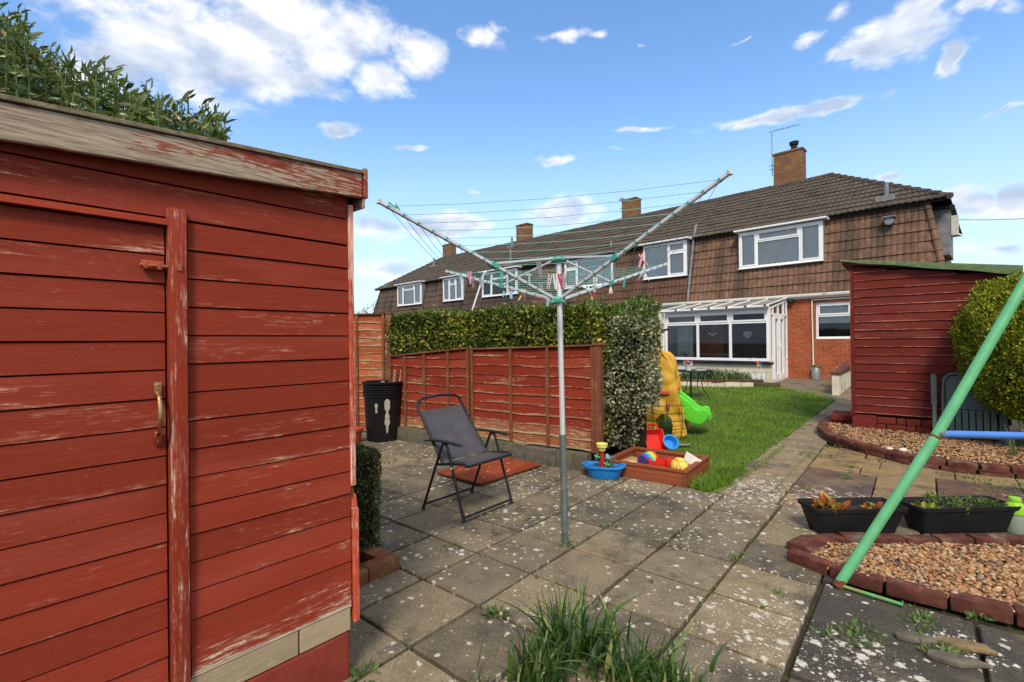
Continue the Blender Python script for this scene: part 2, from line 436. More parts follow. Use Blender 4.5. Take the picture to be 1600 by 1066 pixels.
    cloud = k.mix(1.0, cc, (CLOUDV,)*3, 'MULTIPLY')
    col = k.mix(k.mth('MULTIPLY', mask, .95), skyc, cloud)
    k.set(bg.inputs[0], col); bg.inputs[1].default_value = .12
SKYV=.95; CLOUDV=3.75
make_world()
sun = bpy.data.lights.new('sun','SUN'); sun.energy=1.5; sun.angle=R_(14); sun.color=(1,.89,.74)
so = bpy.data.objects.new('sun', sun); COL.objects.link(so); so.rotation_euler = SUN_DIR.to_track_quat('Z','Y').to_euler()
SC.view_settings.view_transform='Standard'; SC.view_settings.look='None'; SC.view_settings.exposure=1.28; SC.view_settings.gamma=1
SC.cycles.max_bounces=8; SC.cycles.transparent_max_bounces=12
try: SC.cycles.use_denoising=True
except Exception: pass
cam = bpy.data.cameras.new('camera'); co_ = bpy.data.objects.new('camera', cam); COL.objects.link(co_)
cam.sensor_width=36; cam.lens=FPX/1600*36; cam.clip_start=.03; cam.clip_end=2000
co_.matrix_world = Matrix(((_RT.x,_UP.x,-_FW.x,0),(_RT.y,_UP.y,-_FW.y,0),(_RT.z,_UP.z,-_FW.z,CAMH),(0,0,0,1)))
SC.camera = co_

# ================================================================== MATERIALS
RED=(.26,.036,.016)
M = {}
M['plank'] = timber('red_plank', RED, wear=.46, wood=(.48,.26,.17), edge=.14, var=.16)
M['plank_worn'] = timber('red_plank_worn', RED, wear=.80, wood=(.50,.38,.27), edge=.30)
M['door'] = timber('red_door_plank', (.265,.037,.017), wear=.42, wood=(.48,.27,.18), edge=.14, var=.14)
M['fascia'] = timber('weathered_fascia', (.25,.045,.025), wear=1.21, wood=(.38,.30,.215), edge=0, grain=.7, var=.1, rough=.8)
M['bare'] = timber('bare_board', (.36,.28,.17), wear=.8, wood=(.42,.335,.21), edge=.1, grain=.8, rough=.85)
M['corner'] = timber('corner_board', (.46,.075,.034), wear=1.02, wood=(.74,.42,.32), edge=.0, rough=.5, wide=.02)
M['fence'] = timber('red_fence_board', (.21,.028,.013), wear=.50, wood=(.38,.22,.13), edge=.38, rough=.7, wide=.13)
M['fence_low'] = timber('fading_fence_board', (.26,.075,.035), wear=.80, wood=(.40,.29,.17), edge=.35, rough=.8, wide=.13)
M['fencepost'] = timber('fence_post_wood', (.19,.065,.032), wear=.70, wood=(.33,.21,.12), edge=.0, rough=.8)
M['fence_dull'] = timber('dull_fence_board', (.34,.085,.035), wear=.72, wood=(.42,.26,.15), edge=.5, rough=.8, wide=.13)
M['shed2'] = timber('maroon_shed_board', (.125,.017,.011), wear=.34, wood=(.42,.16,.12), edge=.5, var=.12, rough=.5, wide=.06)
M['lid'] = timber('lid_board', (.25,.052,.021), wear=.30, wood=(.5,.4,.35), edge=0, rough=.4)
M['sandwood'] = timber('sandpit_board', (.27,.075,.032), wear=.34, wood=(.42,.22,.12), edge=.2, rough=.5)
M['reddark'] = plain('dark_red_backing', (.07,.012,.008), .8)
M['redplinth'] = plain('red_painted_concrete', (.25,.04,.022), .75, var=.3, scale=7, bump=.5, dirt=(.12,.05,.03), dirtamt=.5)
M['felt'] = plain('roofing_felt', (.20,.16,.10), .95, var=.4, scale=30, bump=.6)
M['greenfelt'] = plain('green_felt', (.10,.15,.065), .9, var=.25, scale=20, bump=.4)
M['brass'] = plain('worn_brass', (.55,.36,.16), .38, .9, var=.25, scale=40, dirt=(.40,.06,.03), dirtamt=.85)
M['boltred'] = plain('painted_bolt', (.42,.10,.045), .5, .2, dirt=(.1,.06,.04))
M['black'] = plain('black_plastic', (.012,.012,.013), .38, var=.3, bump=.1)
M['blackmat'] = plain('black_matt_plastic', (.016,.016,.017), .6, var=.3, bump=.25)
M['whitepaint'] = plain('dried_white_paint', (.46,.42,.33), .7, var=.3, scale=30)
M['alu'] = plain('brushed_aluminium', (.78,.79,.78), .42, .45, var=.08, scale=25, bump=.05)
M['steel'] = plain('weathered_steel', (.20,.23,.22), .55, .6, var=.4, scale=20, bump=.2, dirt=(.30,.31,.28), dirtamt=.5)
M['dark_metal'] = plain('dark_grey_metal', (.022,.024,.028), .42, .3, var=.2, bump=.05)
M['teal'] = plain('teal_plastic', (.09,.36,.29), .4, var=.15, bump=0)
M['cord'] = plain('teal_cord', (.22,.52,.44), .5, var=.1, bump=0)
M['upvc'] = plain('white_upvc', (.80,.81,.82), .3, var=.05, bump=0, spec=.5)
M['gutter'] = plain('cream_gutter', (.74,.71,.63), .35, var=.1, bump=0, dirt=(.35,.33,.25), dirtamt=.2)
M['cream'] = plain('cream_render', (.66,.60,.47), .85, var=.15, scale=4, bump=.4, dirt=(.42,.36,.25), dirtamt=.3)
M['greymetal'] = plain('grey_lead', (.20,.21,.22), .6, .1, var=.3, scale=6)
M['galv'] = plain('galvanised', (.34,.37,.38), .4, .7, var=.25, scale=14)
M['glass'] = glassmat('window_glass')
M['dimglass'] = glassmat('upstairs_glass', (.93,.95,.95), .9)
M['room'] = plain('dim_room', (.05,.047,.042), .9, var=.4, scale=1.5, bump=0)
M['green_tube'] = plain('green_swing_tube', (.115,.40,.185), .45, var=.14, scale=12, bump=.05, dirt=(.16,.10,.05), dirtamt=0.02)
M['blue_tube'] = plain('blue_swing_tube', (.08,.21,.62), .35, var=.15, scale=6, dirt=(.3,.34,.45), dirtamt=-.1)
M['rust'] = plain('rust', (.16,.055,.022), .9, var=.4, scale=40, bump=.5)
M['toy_blue'] = plain('toy_blue', (.02,.24,.66), .35, var=.12, bump=0)
M['toy_red'] = plain('toy_red', (.62,.022,.014), .35, var=.12, bump=0)
M['toy_yellow'] = plain('toy_yellow', (.78,.56,.06), .4, var=.15, bump=0)
M['toy_pale_yellow'] = plain('toy_pale_yellow', (.80,.72,.18), .4, var=.1, bump=0)
M['toy_green'] = plain('toy_green', (.12,.50,.22), .4, var=.1, bump=0)
M['climb_yellow'] = plain('moulded_yellow', (.62,.36,.045), .5, var=.2, scale=5, bump=.3, dirt=(.42,.26,.05), dirtamt=.1)
M['slide_green'] = plain('slide_green', (.10,.55,.035), .4, var=.1, bump=0)
M['platform_red'] = plain('faded_red_plastic', (.52,.10,.07), .5, var=.15)
M['grey_toy'] = plain('grey_toy', (.55,.53,.48), .5)
M['terracotta'] = plain('orange_pot', (.50,.085,.03), .5)
M['resin'] = plain('grey_green_resin', (.085,.125,.11), .5, var=.15, bump=.1)
M['sand'] = plain('sand', (.40,.27,.13), .95, var=.3, scale=30, bump=.6)
M['soil'] = plain('soil', (.045,.032,.022), .95, var=.5, scale=30, bump=.8)
M['fabric'] = None
k = NK('textilene', .75, 0, .25)
wv = k.n('ShaderNodeTexChecker'); k.set(wv.inputs[0], k.co('UV')); wv.inputs['Scale'].default_value=260
kcol = k.mix(wv.outputs[1], (.055,.052,.062), (.085,.080,.092))
k.base(k.mix(1.0,kcol,k.ramp(k.noise(k.co(),6,3),[(.3,.8),(.7,1.2)]),'MULTIPLY')); M['fabric']=k.m

def brickmat(name, c1, c2, mortar, scale=1.0, moss=None):
    k = NK(name, .85, 0, .2); uv = k.co('UV')
    b = k.n('ShaderNodeTexBrick'); k.set(b.inputs[0], uv); b.inputs['Scale'].default_value=1.0/scale
    b.inputs['Brick Width'].default_value=.225; b.inputs['Row Height'].default_value=.075; b.inputs['Mortar Size'].default_value=.006
    b.inputs['Color1'].default_value=(*c1,1); b.inputs['Color2'].default_value=(*c2,1); b.inputs['Mortar'].default_value=(*mortar,1)
    b.inputs['Mortar Smooth'].default_value=.2
    col = k.mix(1.0, b.outputs[0], k.ramp(k.noise(uv,14,5,.65),[(.3,.65),(.7,1.25)]), 'MULTIPLY')
    col = k.mix(1.0, col, k.ramp(k.noise(uv,1.3,3,.6),[(.35,.8),(.65,1.12)]), 'MULTIPLY')
    if moss is not None: col = k.mix(k.smooth(k.noise(k.co(),3.5,5,.7),.5,.62), col, moss)
    k.base(col); k.bump(k.mth('SUBTRACT', k.mth('MULTIPLY',k.noise(uv,60,3),.3), b.outputs[1]), .6, .006); return k.m
M['brick'] = brickmat('orange_brick', (.42,.105,.042), (.33,.075,.032), (.33,.20,.12))
M['chimney'] = brickmat('chimney_brick', (.25,.12,.06), (.17,.08,.045), (.20,.14,.08), moss=(.20,.15,.04))
M['edgebrick'] = plain('edging_brick', (.115,.038,.026), .9, var=.6, scale=11, bump=1.0, dirt=(.17,.135,.10), dirtamt=.35)
M['mossbrick'] = plain('mossy_brick', (.24,.075,.035), .85, var=.4, scale=9, bump=.6, dirt=(.22,.17,.055), dirtamt=.45)
M['block'] = plain('grey_concrete_block', (.13,.115,.085), .95, var=.45, scale=12, bump=.9, dirt=(.15,.14,.035), dirtamt=.35)
M['whiteblock'] = plain('white_block', (.62,.57,.44), .85, var=.2, scale=6, bump=.5, dirt=(.36,.30,.18), dirtamt=.45)

# roof tiles: each tile its own tone; UV = (tile column, course)
def tilemat(name, c, moss, soot, mossamt, sootamt, pale=(.3,.25,.2)):
    k = NK(name, .9, 0, .2); uv=k.co('UV'); x,y,_=k.sep(uv)
    cell = k.comb(k.mth('FLOOR',x), k.mth('FLOOR',y), 0.0)
    col = k.ramp(k.white(cell), [(0,mul(c,.92)),(.5,c),(1,mul(c,1.08))])
    pos=k.co()
    col = k.mix(1.0,col,k.ramp(k.noise(pos,9,5,.65),[(.3,.6),(.7,1.3)]),'MULTIPLY')
    st = k.noise(k.map(pos,(1.6,1.6,.22)),1.0,4,.6)
    col = k.mix(k.mth('MULTIPLY',k.smooth(st,.62-.2*sootamt,.74-.1*sootamt),.85), col, soot)
    col = k.mix(k.mth('MULTIPLY',k.smooth(k.noise(pos,5.5,6,.7),.72-.2*mossamt,.76-.1*mossamt),.8), col, moss)
    sp,_c = k.vor(pos, 12); col = k.mix(k.mth('MULTIPLY',k.mth('SUBTRACT',1.0,k.smooth(sp,.08,.16)),.5), col, pale)
    # dirt held under each course's lip
    fy = k.mth('FRACT', y)
    k.base(col); k.bump(k.noise(pos,45,4,.6),.5,.006); return k.m
M['rooftile'] = tilemat('roof_tile', (.082,.066,.052), (.13,.115,.05), (.042,.038,.034), .62, .5, (.26,.22,.17))
M['walltile'] = tilemat('hung_tile_orange', (.175,.098,.064), (.10,.075,.05), (.070,.048,.036), .4, .8, (.24,.16,.11))
M['walltile2'] = tilemat('hung_tile_brown', (.120,.066,.043), (.07,.06,.045), (.050,.036,.028), .3, .55, (.15,.11,.08))
M['walltile3'] = tilemat('hung_tile_dark', (.075,.053,.043), (.055,.05,.045), (.032,.027,.024), .4, .6, (.12,.10,.085))
M['walltile4'] = tilemat('hung_tile_mixed', (.105,.072,.054), (.08,.07,.05), (.038,.032,.028), .4, .7, (.15,.12,.1))

# concrete slabs with lichen
def slabmat(name, stops, lich=.5, dark=0.0, patch=None, spotcol=(.55,.49,.41), dens_scale=.9):
    k = NK(name, .9, 0, .25); p=k.co(); ri=k.ri()
    col = k.ramp(ri, stops)
    n = k.noise(p, 5, 8, .68); n2=k.noise(p, 70, 4, .7); n3=k.noise(k.map(p,(1,1,1),(4,8,1)),1.7,5,.65,.3)
    col = k.mix(1.0,col,k.ramp(n,[(.25,.55),(.5,1.0),(.75,1.35)]),'MULTIPLY')
    col = k.mix(1.0,col,k.ramp(n2,[(.3,.62),(.7,1.35)]),'MULTIPLY')
    col = k.mix(k.mth('MULTIPLY',k.smooth(n3,.50,.68),.5), col, (.23,.18,.105))       # ochre algae
    col = k.mix(k.mth('MULTIPLY',k.smooth(k.noise(k.map(p,(1,1,1),(9,2,3)),2.4,6,.7),.52,.66),.7), col, (.045,.042,.038))  # damp black bloom
    dens = k.noise(k.map(p,(1,1,1),(1.3,7.7,0)), dens_scale, 4, .6)
    dens = k.mth('ADD', k.mth('MULTIPLY', k.smooth(dens,.34,.68), lich*.42), .13*lich)
    for (cx,cy,r,amt) in (patch or []):
        ln=k.n('ShaderNodeVectorMath',operation='DISTANCE'); k.set(ln.inputs[0],p); k.set(ln.inputs[1],(cx,cy,0))
        wob=k.mth('ADD', ln.outputs['Value'], k.mth('MULTIPLY', k.mth('SUBTRACT',k.noise(p,3.2,4,.6),.5), .9))
        dens=k.mth('ADD',dens,k.mth('MULTIPLY',k.mth('SUBTRACT',1.0,k.smooth(wob,r*.35,r)),amt))
    tot=None
    for sc,lo,ad in ((14,.36,.07),(23,.36,.09),(42,.34,.04),(95,.30,.02)):
        wn=k.n('ShaderNodeTexNoise'); k.set(wn.inputs[0],p); wn.inputs['Scale'].default_value=sc*2.2; wn.inputs['Detail'].default_value=3
        sh=k.vm('MULTIPLY', k.vm('SUBTRACT', wn.outputs[1], (.5,.5,.5)), (.7/sc,)*3)
        d,c = k.vor(k.map(k.vm('ADD',p,sh),(1,1,.0)), sc); r = k.sep(c)[0]
        rad = k.mth('MULTIPLY', k.smooth(k.mth('SUBTRACT', k.mth('ADD', dens, ad*lich*1.4), r), -.06, .24), lo)
        f = k.smooth(k.mth('SUBTRACT', rad, d), -.02, .13)
        tot = f if tot is None else k.mth('MAXIMUM', tot, f)
    spot = k.mix(n2, mul(spotcol,.75), mul(spotcol,1.2))
    tot = k.mth('MULTIPLY', tot, k.ramp(n2,[(.3,.55),(.55,1.0)]))
    k.base(k.mix(tot, col, spot))
    k.rough(k.mix(dark,(.92,)*3,(.6,)*3))
    h=k.mth('ADD', k.mth('MULTIPLY',n2,.5), k.mth('MULTIPLY',n,1.2)); k.bump(k.mth('ADD',h,k.mth('MULTIPLY',tot,.25)), .75, .006)
    return k.m
pp=uv2w(4.75,1.25); pq=uv2w(2.6,.6); pr=uv2w(4.9,.55); ps=uv2w(3.6,2.6)
M['slab']=slabmat('patio_slab',[(0,(.110,.092,.066)),(.35,(.150,.124,.085)),(.7,(.190,.154,.100)),(1,(.225,.178,.112))],.62,patch=[(pp.x,pp.y,.8,.6),(pq.x,pq.y,.45,.4),(ps.x,ps.y,1.1,.15)])
M['pathslab']=slabmat('path_slab',[(0,(.15,.122,.082)),(.5,(.19,.150,.095)),(1,(.22,.172,.105))],.45,patch=[(pp.x,pp.y,.9,.75),(pr.x,pr.y,.5,.6)])
M['buffslab']=slabmat('buff_slab',[(0,(.21,.140,.065)),(.38,(.24,.165,.08)),(.62,(.20,.135,.07)),(.64,(.115,.062,.045)),(.86,(.13,.075,.055)),(.88,(.10,.085,.07)),(1,(.10,.085,.07))],.30,patch=[(pr.x,pr.y,.55,.75)])
M['darkslab']=slabmat('dark_old_concrete',[(0,(.040,.037,.031)),(.5,(.052,.047,.038)),(1,(.066,.058,.046))],.55,dens_scale=1.7,spotcol=(.56,.52,.44),patch=[(1.5,2.05,.35,.4),(1.95,2.2,.22,.4)])
M['drive']=slabmat('house_path_concrete',[(0,(.16,.13,.09)),(1,(.16,.13,.09))],.2)
k=NK('garden_soil',.95); n=k.noise(k.co(),26,6,.7); k.base(k.mix(k.smooth(k.noise(k.co(),3,4),.45,.6), k.ramp(n,[(.3,(.022,.017,.012)),(.7,(.07,.052,.034))]), k.ramp(n,[(.3,(.03,.035,.012)),(.7,(.075,.07,.022))]))); k.bump(n,.9,.02); M['ground']=k.m
k=NK('lawn_thatch',.95); n=k.noise(k.co(),40,5,.7); k.base(k.ramp(n,[(.3,(.045,.085,.008)),(.7,(.11,.16,.02))])); k.bump(n,.9,.02); M['turf']=k.m
M['grass']=leafmat('grass_blade',[(0,(.075,.16,.010)),(.45,(.13,.265,.014)),(.8,(.19,.33,.024)),(.94,(.26,.35,.05)),(1,(.33,.29,.10))],.5,.3,.35)
k=NK('gravel_stone',.65,0,.4); k.base(k.mix(1.0,k.ramp(k.ri(),[(0,(.06,.035,.02)),(.2,(.24,.11,.045)),(.42,(.38,.19,.07)),(.60,(.44,.28,.125)),(.78,(.30,.10,.04)),(.9,(.52,.40,.25)),(1,(.10,.075,.055))]),k.ramp(k.noise(k.co(),60,3),[(.3,.75),(.7,1.15)]),'MULTIPLY')); M['gravel']=k.m

# ================================================================== GROUND
def sheet(name, polys, mat, z, kind='structure', sub=None):
    bm=bmesh.new()
    for poly in polys:
        vs=[bm.verts.new((p[0],p[1],G(p[0],p[1])+z)) for p in poly]; f=bm.faces.new(vs)
        if f.normal.z<0: f.normal_flip()
    me=bpy.data.meshes.new(name); bm.to_mesh(me); bm.free(); me.materials.append(mat)
    o=bpy.data.objects.new(name,me); COL.objects.link(o); return tag(o,kind=kind)
ys=[-60,0,5,8,11,14,18,60,400]
sheet('ground',[[(-400,a),(400,a),(400,b),(-400,b)] for a,b in zip(ys[:-1],ys[1:])],M['ground'],-.035)

def slab_into(mb, u0,u1,v0,v1, gap=.011, jit=.0025, t=.03):
    j=[random.uniform(-jit,jit) for _ in range(4)]; e=.006
    cs=[(u0+gap,v0+gap),(u1-gap,v0+gap),(u1-gap,v1-gap),(u0+gap,v1-gap)]
    cs=[(a+random.uniform(-.004,.004),b+random.uniform(-.004,.004)) for a,b in cs]
    ins=[(cs[0][0]+e,cs[0][1]+e),(cs[1][0]-e,cs[1][1]+e),(cs[2][0]-e,cs[2][1]-e),(cs[3][0]+e,cs[3][1]-e)]
    vs=[uv2w(a,b,-t) for a,b in cs]+[uv2w(a,b,-.006+q) for (a,b),q in zip(cs,j)]+[uv2w(a,b,q) for (a,b),q in zip(ins,j)]
    fs=[]
    for r in (0,4):
        for i in range(4): fs.append((r+i,r+4+i,r+4+(i+1)%4,r+(i+1)%4))
    fs.append((11,10,9,8)); mb.add(vs,fs)
P=.455
mb=MB()
for iu in range(-3,6):
    for iv in range(-1,13):
        u0=1.85+(iu-0)*P-P*0; v0=.895+iv*P
        if iv<0 and u0<3.1: continue
        if iv<0 and (u0<3.4): continue
        if u0+P>4.62: continue
        slab_into(mb,u0,u0+P,v0 if iv>=0 else .45, v0+P)
for a_,b_ in ((3.72,4.16),(4.16,4.6)):
    for q in range(4): slab_into(mb,a_,b_,.445-.455*(q+1),.445-.455*q)
o=mb.build('patio_paving',M['slab'],smooth=0); tag(o,kind='structure')
mb=MB()                                        # foreground column beside the dark concrete
for iu in range(-3,4):
    u0=1.85+iu*P; slab_into(mb,u0,u0+P,.44,.895)
o=mb.build('patio_edge_paving',M['slab']); tag(o,kind='structure')
mb=MB(); u=4.60
while u<13.3:
    L=random.choice([.6,.75,.9]); w0=.93-.02*(u-4.6)
    slab_into(mb,u,u+L,.93 if u<9 else .70,1.47-.018*(u-4.6),.004); u+=L
o=mb.build('garden_path',M['pathslab']); tag(o,kind='structure')
mb=MB(); random.seed(11)
rows=[(4.60,4.92),(4.92,5.22),(5.22,5.67),(5.67,6.12),(6.12,6.42),(6.42,6.87),(6.87,7.3)]
for i,(a,b) in enumerate(rows):
    v=.925
    while v>-2.2:
        w=random.choice([.45,.6,.6]); slab_into(mb,a,b,max(v-w,-2.3),v,.006,.004); v-=w
o=mb.build('buff_paving',M['buffslab']); tag(o,kind='structure')
mb=MB(); 
for (a,b,c,d) in ((.2,2.28,-1.2,.43),(2.29,3.28,-.2,.43),(2.29,3.28,-1.3,-.21)): slab_into(mb,a,b,c,d,.006,.006)
for (a,b,c,d) in ((3.3,3.62,.36,.445),): slab_into(mb,a,b,c,d)
o=mb.build('old_concrete_paving',M['darkslab']); tag(o,kind='structure')
# concrete by the house
pts=[gp(1205,602),gp(1312,627),gp(1345,612),uv2w(17.5,1.0),uv2w(18.6,3.2)]
sheet('house_path',[[(p.x,p.y) for p in pts]],M['drive'],-.004)

LAWN=[uv2w(*q) for q in ((4.56,1.47),(4.62,2.45),(5.6,2.62),(5.6,6.5),(13.1,6.3),(13.25,5.1),(13.75,3.6),(14.6,3.05),(13.2,1.75),(12.6,1.36),(9,1.40))]
sheet('lawn',[[(p.x,p.y) for p in LAWN]],M['turf'],-.010)
lp=[(p.x,p.y) for p in LAWN]
B=sample_poly(lp,110000); dist=np.hypot(B[:,0],B[:,1])
keep=np.random.rand(len(B)) < np.clip((6.5/dist)**1.1,.18,1)
B=B[keep]; dist=dist[keep]
ragged=sample_poly([(p.x,p.y) for p in [uv2w(*q) for q in ((4.54,1.38),(4.62,1.62),(5.4,1.62),(5.6,1.36),(7,1.36),(7,1.3),(5.3,1.33))]],2200)
B=np.concatenate([B,ragged]); dist=np.hypot(B[:,0],B[:,1])
clump=np.sin(B[:,0]*5.1)*np.sin(B[:,1]*4.3)+np.sin(B[:,0]*11+2)*np.sin(B[:,1]*9.1)
Bz=np.column_stack([B,GN(B[:,0],B[:,1])-.012])
o=blades('grass',Bz,np.random.uniform(.028,.062,len(B))*(1+.18*clump),.0045*np.clip(dist/5.5,1,2.4),np.random.uniform(.2,1.0,len(B)),M['grass'],seg=2)
tag(o,kind='stuff')
# long tufts round the sandpit's corner
TB=sample_poly([(p.x,p.y) for p in [uv2w(*q) for q in ((4.50,1.50),(4.56,1.66),(5.3,1.60),(5.5,1.42),(4.8,1.40))]],1500)
o=blades('long_grass',np.column_stack([TB,GN(TB[:,0],TB[:,1])-.01]),np.random.uniform(.06,.15,len(TB)),.005,np.random.uniform(.3,1.2,len(TB)),M['grass'],seg=3); tag(o,kind='stuff')

# ------------------------------------------------------------------ brick edgings and gravel
def bricks_along(mb, pts, L=.215, w=.1, h=.065, z=0.0, jit=.006, gap=.01, round_=0):
    pts=[Vector((p[0],p[1],0)) for p in pts]; acc=[0]
    for a,b in zip(pts[:-1],pts[1:]): acc.append(acc[-1]+(b-a).length)
    def at_(s):
        for i in range(len(pts)-1):
            if s<=acc[i+1] or i==len(pts)-2:
                t=(s-acc[i])/max(1e-6,acc[i+1]-acc[i]); return pts[i].lerp(pts[i+1],t)
    s=0
    while s<acc[-1]-.05:
        l=L*random.uniform(.85,1.12); a=at_(s); b=at_(min(s+l-gap,acc[-1])); d=b-a
        ang=math.atan2(d.y,d.x)+random.uniform(-.03,.03); c=(a+b)/2; c.z=G(c.x,c.y)+z
        Mx=Matrix.Translation(c)@Matrix.Rotation(ang,4,'Z')@Matrix.Rotation(random.uniform(-.04,.04),4,'X')
        mb.box((-d.length/2,-w/2+random.uniform(-jit,jit),-.01),(d.length/2,w/2,h+random.uniform(-jit,jit)),Mx); s+=l
def gl(*ps, z=0.0): return [gp(a,b,z) for a,b in ps]
random.seed(5)
mb=MB()
front=gl((1235,873),(1285,893),(1330,910),(1400,926),(1450,938),(1530,956),(1600,972)); f2=front[-1]+(front[-1]-front[-2])*4
bricks_along(mb,front+[f2],.24,.095,.062,0)
back=gl((1240,862),(1262,850),(1288,845),(1345,846),(1420,848),(1500,848),(1600,850),(1750,852))
bricks_along(mb,back,.22,.10,.050,-.004)
extra=gl((1262,868),(1283,858),(1300,851)); bricks_along(mb,extra,.2,.09,.045,0)
o=mb.build('brick_edging',M['edgebrick'],bevel=.012,seg=2,smooth=50)
tag(o,'low worn brick edging round the gravel bed under the green swing pole','brick edging')
bed=gl((1262,872),(1300,893),(1340,905),(1400,920),(1450,931),(1530,949),(1600,965),z=.03)
bed+=[bed[-1]+(bed[-1]-bed[-2])*3]+gl((1750,860),(1600,856),(1500,854),(1420,854),(1345,853),(1295,853),z=.03)
bp=[(p.x,p.y) for p in bed]
sheet('gravel_base',[bp],M['soil'],.025)
P2=sample_poly(bp,9000); dd=P2[:,0]<3.4
P3=np.column_stack([P2,np.random.uniform(.030,.052,len(P2))+.012*np.sin(P2[:,0]*9)*np.sin(P2[:,1]*13)])
o=pebbles('gravel',P3,.013,M['gravel']); tag(o,kind='stuff')
# raised bed in front of the right-hand shed: curved two-course brick edging
mb=MB()
edge=gl((1300,655),(1287,668),(1286,680),(1300,691),(1340,705),(1385,716),(1430,727),(1480,735),(1540,742),(1600,747)); edge+=[edge[-1]+(edge[-1]-edge[-2])*5]
bricks_along(mb,edge,.26,.13,.058,-.01,.008); bricks_along(mb,edge[1:],.24,.125,.058,.052,.010)
o=mb.build('raised_brick_edging',M['edgebrick'],bevel=.014,seg=2,smooth=50)
tag(o,'curved two course brick edging of the raised gravel bed before the maroon shed','brick edging')
bed2=[edge[i]+Vector((.02,.08,0)) for i in range(1,len(edge))]+[Vector((8.6,5.3,0)),Vector((7.2,6.6,0)),Vector((5.0,7.15,0)),Vector((4.80,7.25,0))]
bp2=[(p.x,p.y) for p in bed2]
sheet('gravel_base',[bp2],M['soil'],.072)
P2=sample_poly(bp2,15000)
o=pebbles('gravel',np.column_stack([P2,GN(P2[:,0],P2[:,1])+np.random.uniform(.075,.095,len(P2))]),.014,M['gravel']); tag(o,kind='stuff')
for i,(px,py,lab) in enumerate(((1390,702,'round white pebble on the raised gravel bed, left of its pair'),(1411,704,'larger white pebble on the raised gravel bed, right of its pair'))):
    p=gp(px,py,.1); mb=MB(); mb.sphere((0,0,0),.028 if i==0 else .036,14,9,sq=(1.3,1,.7))
    o=mb.build('white_pebble',M['whiteblock'],smooth=180); o.location=(p.x,p.y,G(p.x,p.y)+.105); tag(o,lab,'pebble',group='white pebbles on the gravel bed')
# ================================================================== LEFT TIMBER SHED
def planks(mb, x0, x1, z0, z1, h=.092, y=0.0, t=.018, clipx=None, skip=None, jit=.0015, gapz=.0009, tilt=.0035):
    n=max(1,round((z1-z0)/h)); h=(z1-z0)/n
    for i in range(n):
        a=z0+i*h; b=a+h
        xs=[(x0,x1)] if clipx is None else clipx(a,b)
        for xa,xb in xs:
            if xb-xa<.01: continue
            jy=random.uniform(-jit,jit)
            pr=[(y-tilt+jy,a+gapz),(y+jy,b-gapz-.004),(y+t,b-gapz),(y+t,a+gapz)]      # (y,z)
            vs=[(xa,p[0],p[1]) for p in pr]+[(xb,p[0],p[1]) for p in pr]
            uv=[(v[0],v[2]-a+(.0 if v[1]<y+t*.5 else .02)) for v in vs]
            fs=[(0,4,5,1),(1,5,6,2),(2,6,7,3),(3,7,4,0),(0,1,2,3),(7,6,5,4)]
            mb.add(vs,fs,uv)
M['post']=timber('door_post_paint', RED, wear=.66, wood=(.55,.34,.24), edge=0)
random.seed(3)
sh=thing('timber_shed','large weathered red timber shed with plank door and brass handle, beside the box hedge','shed',(-.697,2.03,0),48)
XL=-1.5
mb=MB(); planks(mb,-.568,.012,.296,1.812); planks(mb,XL,.012,1.815,1.925,.11); mb.prism([(XL,1.9265),(.012,1.9265),(.012,2.03),(XL,1.935)],0,.018,'y')
mb.build('wall_boards',M['plank'],sh)
mb=MB(); planks(mb,-.568,.008,.296,.40,.104,y=-.0055); mb.build('worn_boards',M['plank_worn'],sh)
mb=MB(); tp=[(XL,.10),(.012,.10),(.012,2.03),(XL,1.93)]; mb.prism(tp,.019,.05,'y'); mb.box((-.02,.051,.2),(.012,1.66,2.02)); mb.prism(tp,1.661,1.69,'y'); mb.box((XL,.051,.1),(XL+.03,1.66,1.93))
mb.build('backing',M['reddark'],sh)
mb=MB()
for x0,x1 in ((-.60,-.215),(-.208,.004)): mb.box((x0,-.006,.200),(x1,.016,.292),None,0,'x')
mb.build('bare_board',M['bare'],sh,bevel=.003)
mb=MB(); mb.box((XL,-.004,-.03),(.002,1.66,.196)); mb.build('plinth',M['redplinth'],sh,bevel=.012)
mb=MB(); planks(mb,-1.40,-.632,.12,1.785,.0905,y=.004,t=.02); dr=mb.build('door',M['door'],sh)
mb=MB(); mb.box((-1.40,.026,.10),(-.628,.045,1.79)); mb.build('door_backing',M['reddark'],dr)
# D handle
mb=MB()
hx=-.655
for z in (1.262,1.105): mb.cbox((hx,-.006,z),(.020,.006,.042))
mb.tube([(hx,-.008,1.248),(hx,-.030,1.235),(hx,-.040,1.205),(hx,-.041,1.18),(hx,-.040,1.155),(hx,-.030,1.128),(hx,-.008,1.115)],[.006,.0068,.0075,.008,.0075,.0068,.006],10)
for z in (1.274,1.25,1.117,1.093): mb.sphere((hx,-.0095,z),.004,8,5,1)
mb.build('handle',[M['brass'],M['rust']],dr,smooth=50,bevel=.002)
mb=MB(); mb.cbox((-.665,-.007,1.655),(.058,.008,.028)); mb.tube([(-.70,-.016,1.652),(-.590,-.016,1.652)],.006,8); mb.tube([(-.675,-.016,1.652),(-.675,-.034,1.646)],.005,8)
for x in (-.685,-.650): mb.cbox((x,-.014,1.652),(.012,.016,.022))
mb.build('bolt',[M['boltred']],dr,smooth=40,bevel=.0015)
mb=MB(); mb.cbox((-.596,-.020,1.652),(.014,.016,.024)); mb.build('bolt_keep',M['boltred'],sh,bevel=.002)
mb=MB(); mb.box((-.626,-.024,.13),(-.574,.018,1.845),None,0,'z'); mb.build('door_post',M['post'],sh,bevel=.007,smooth=40)
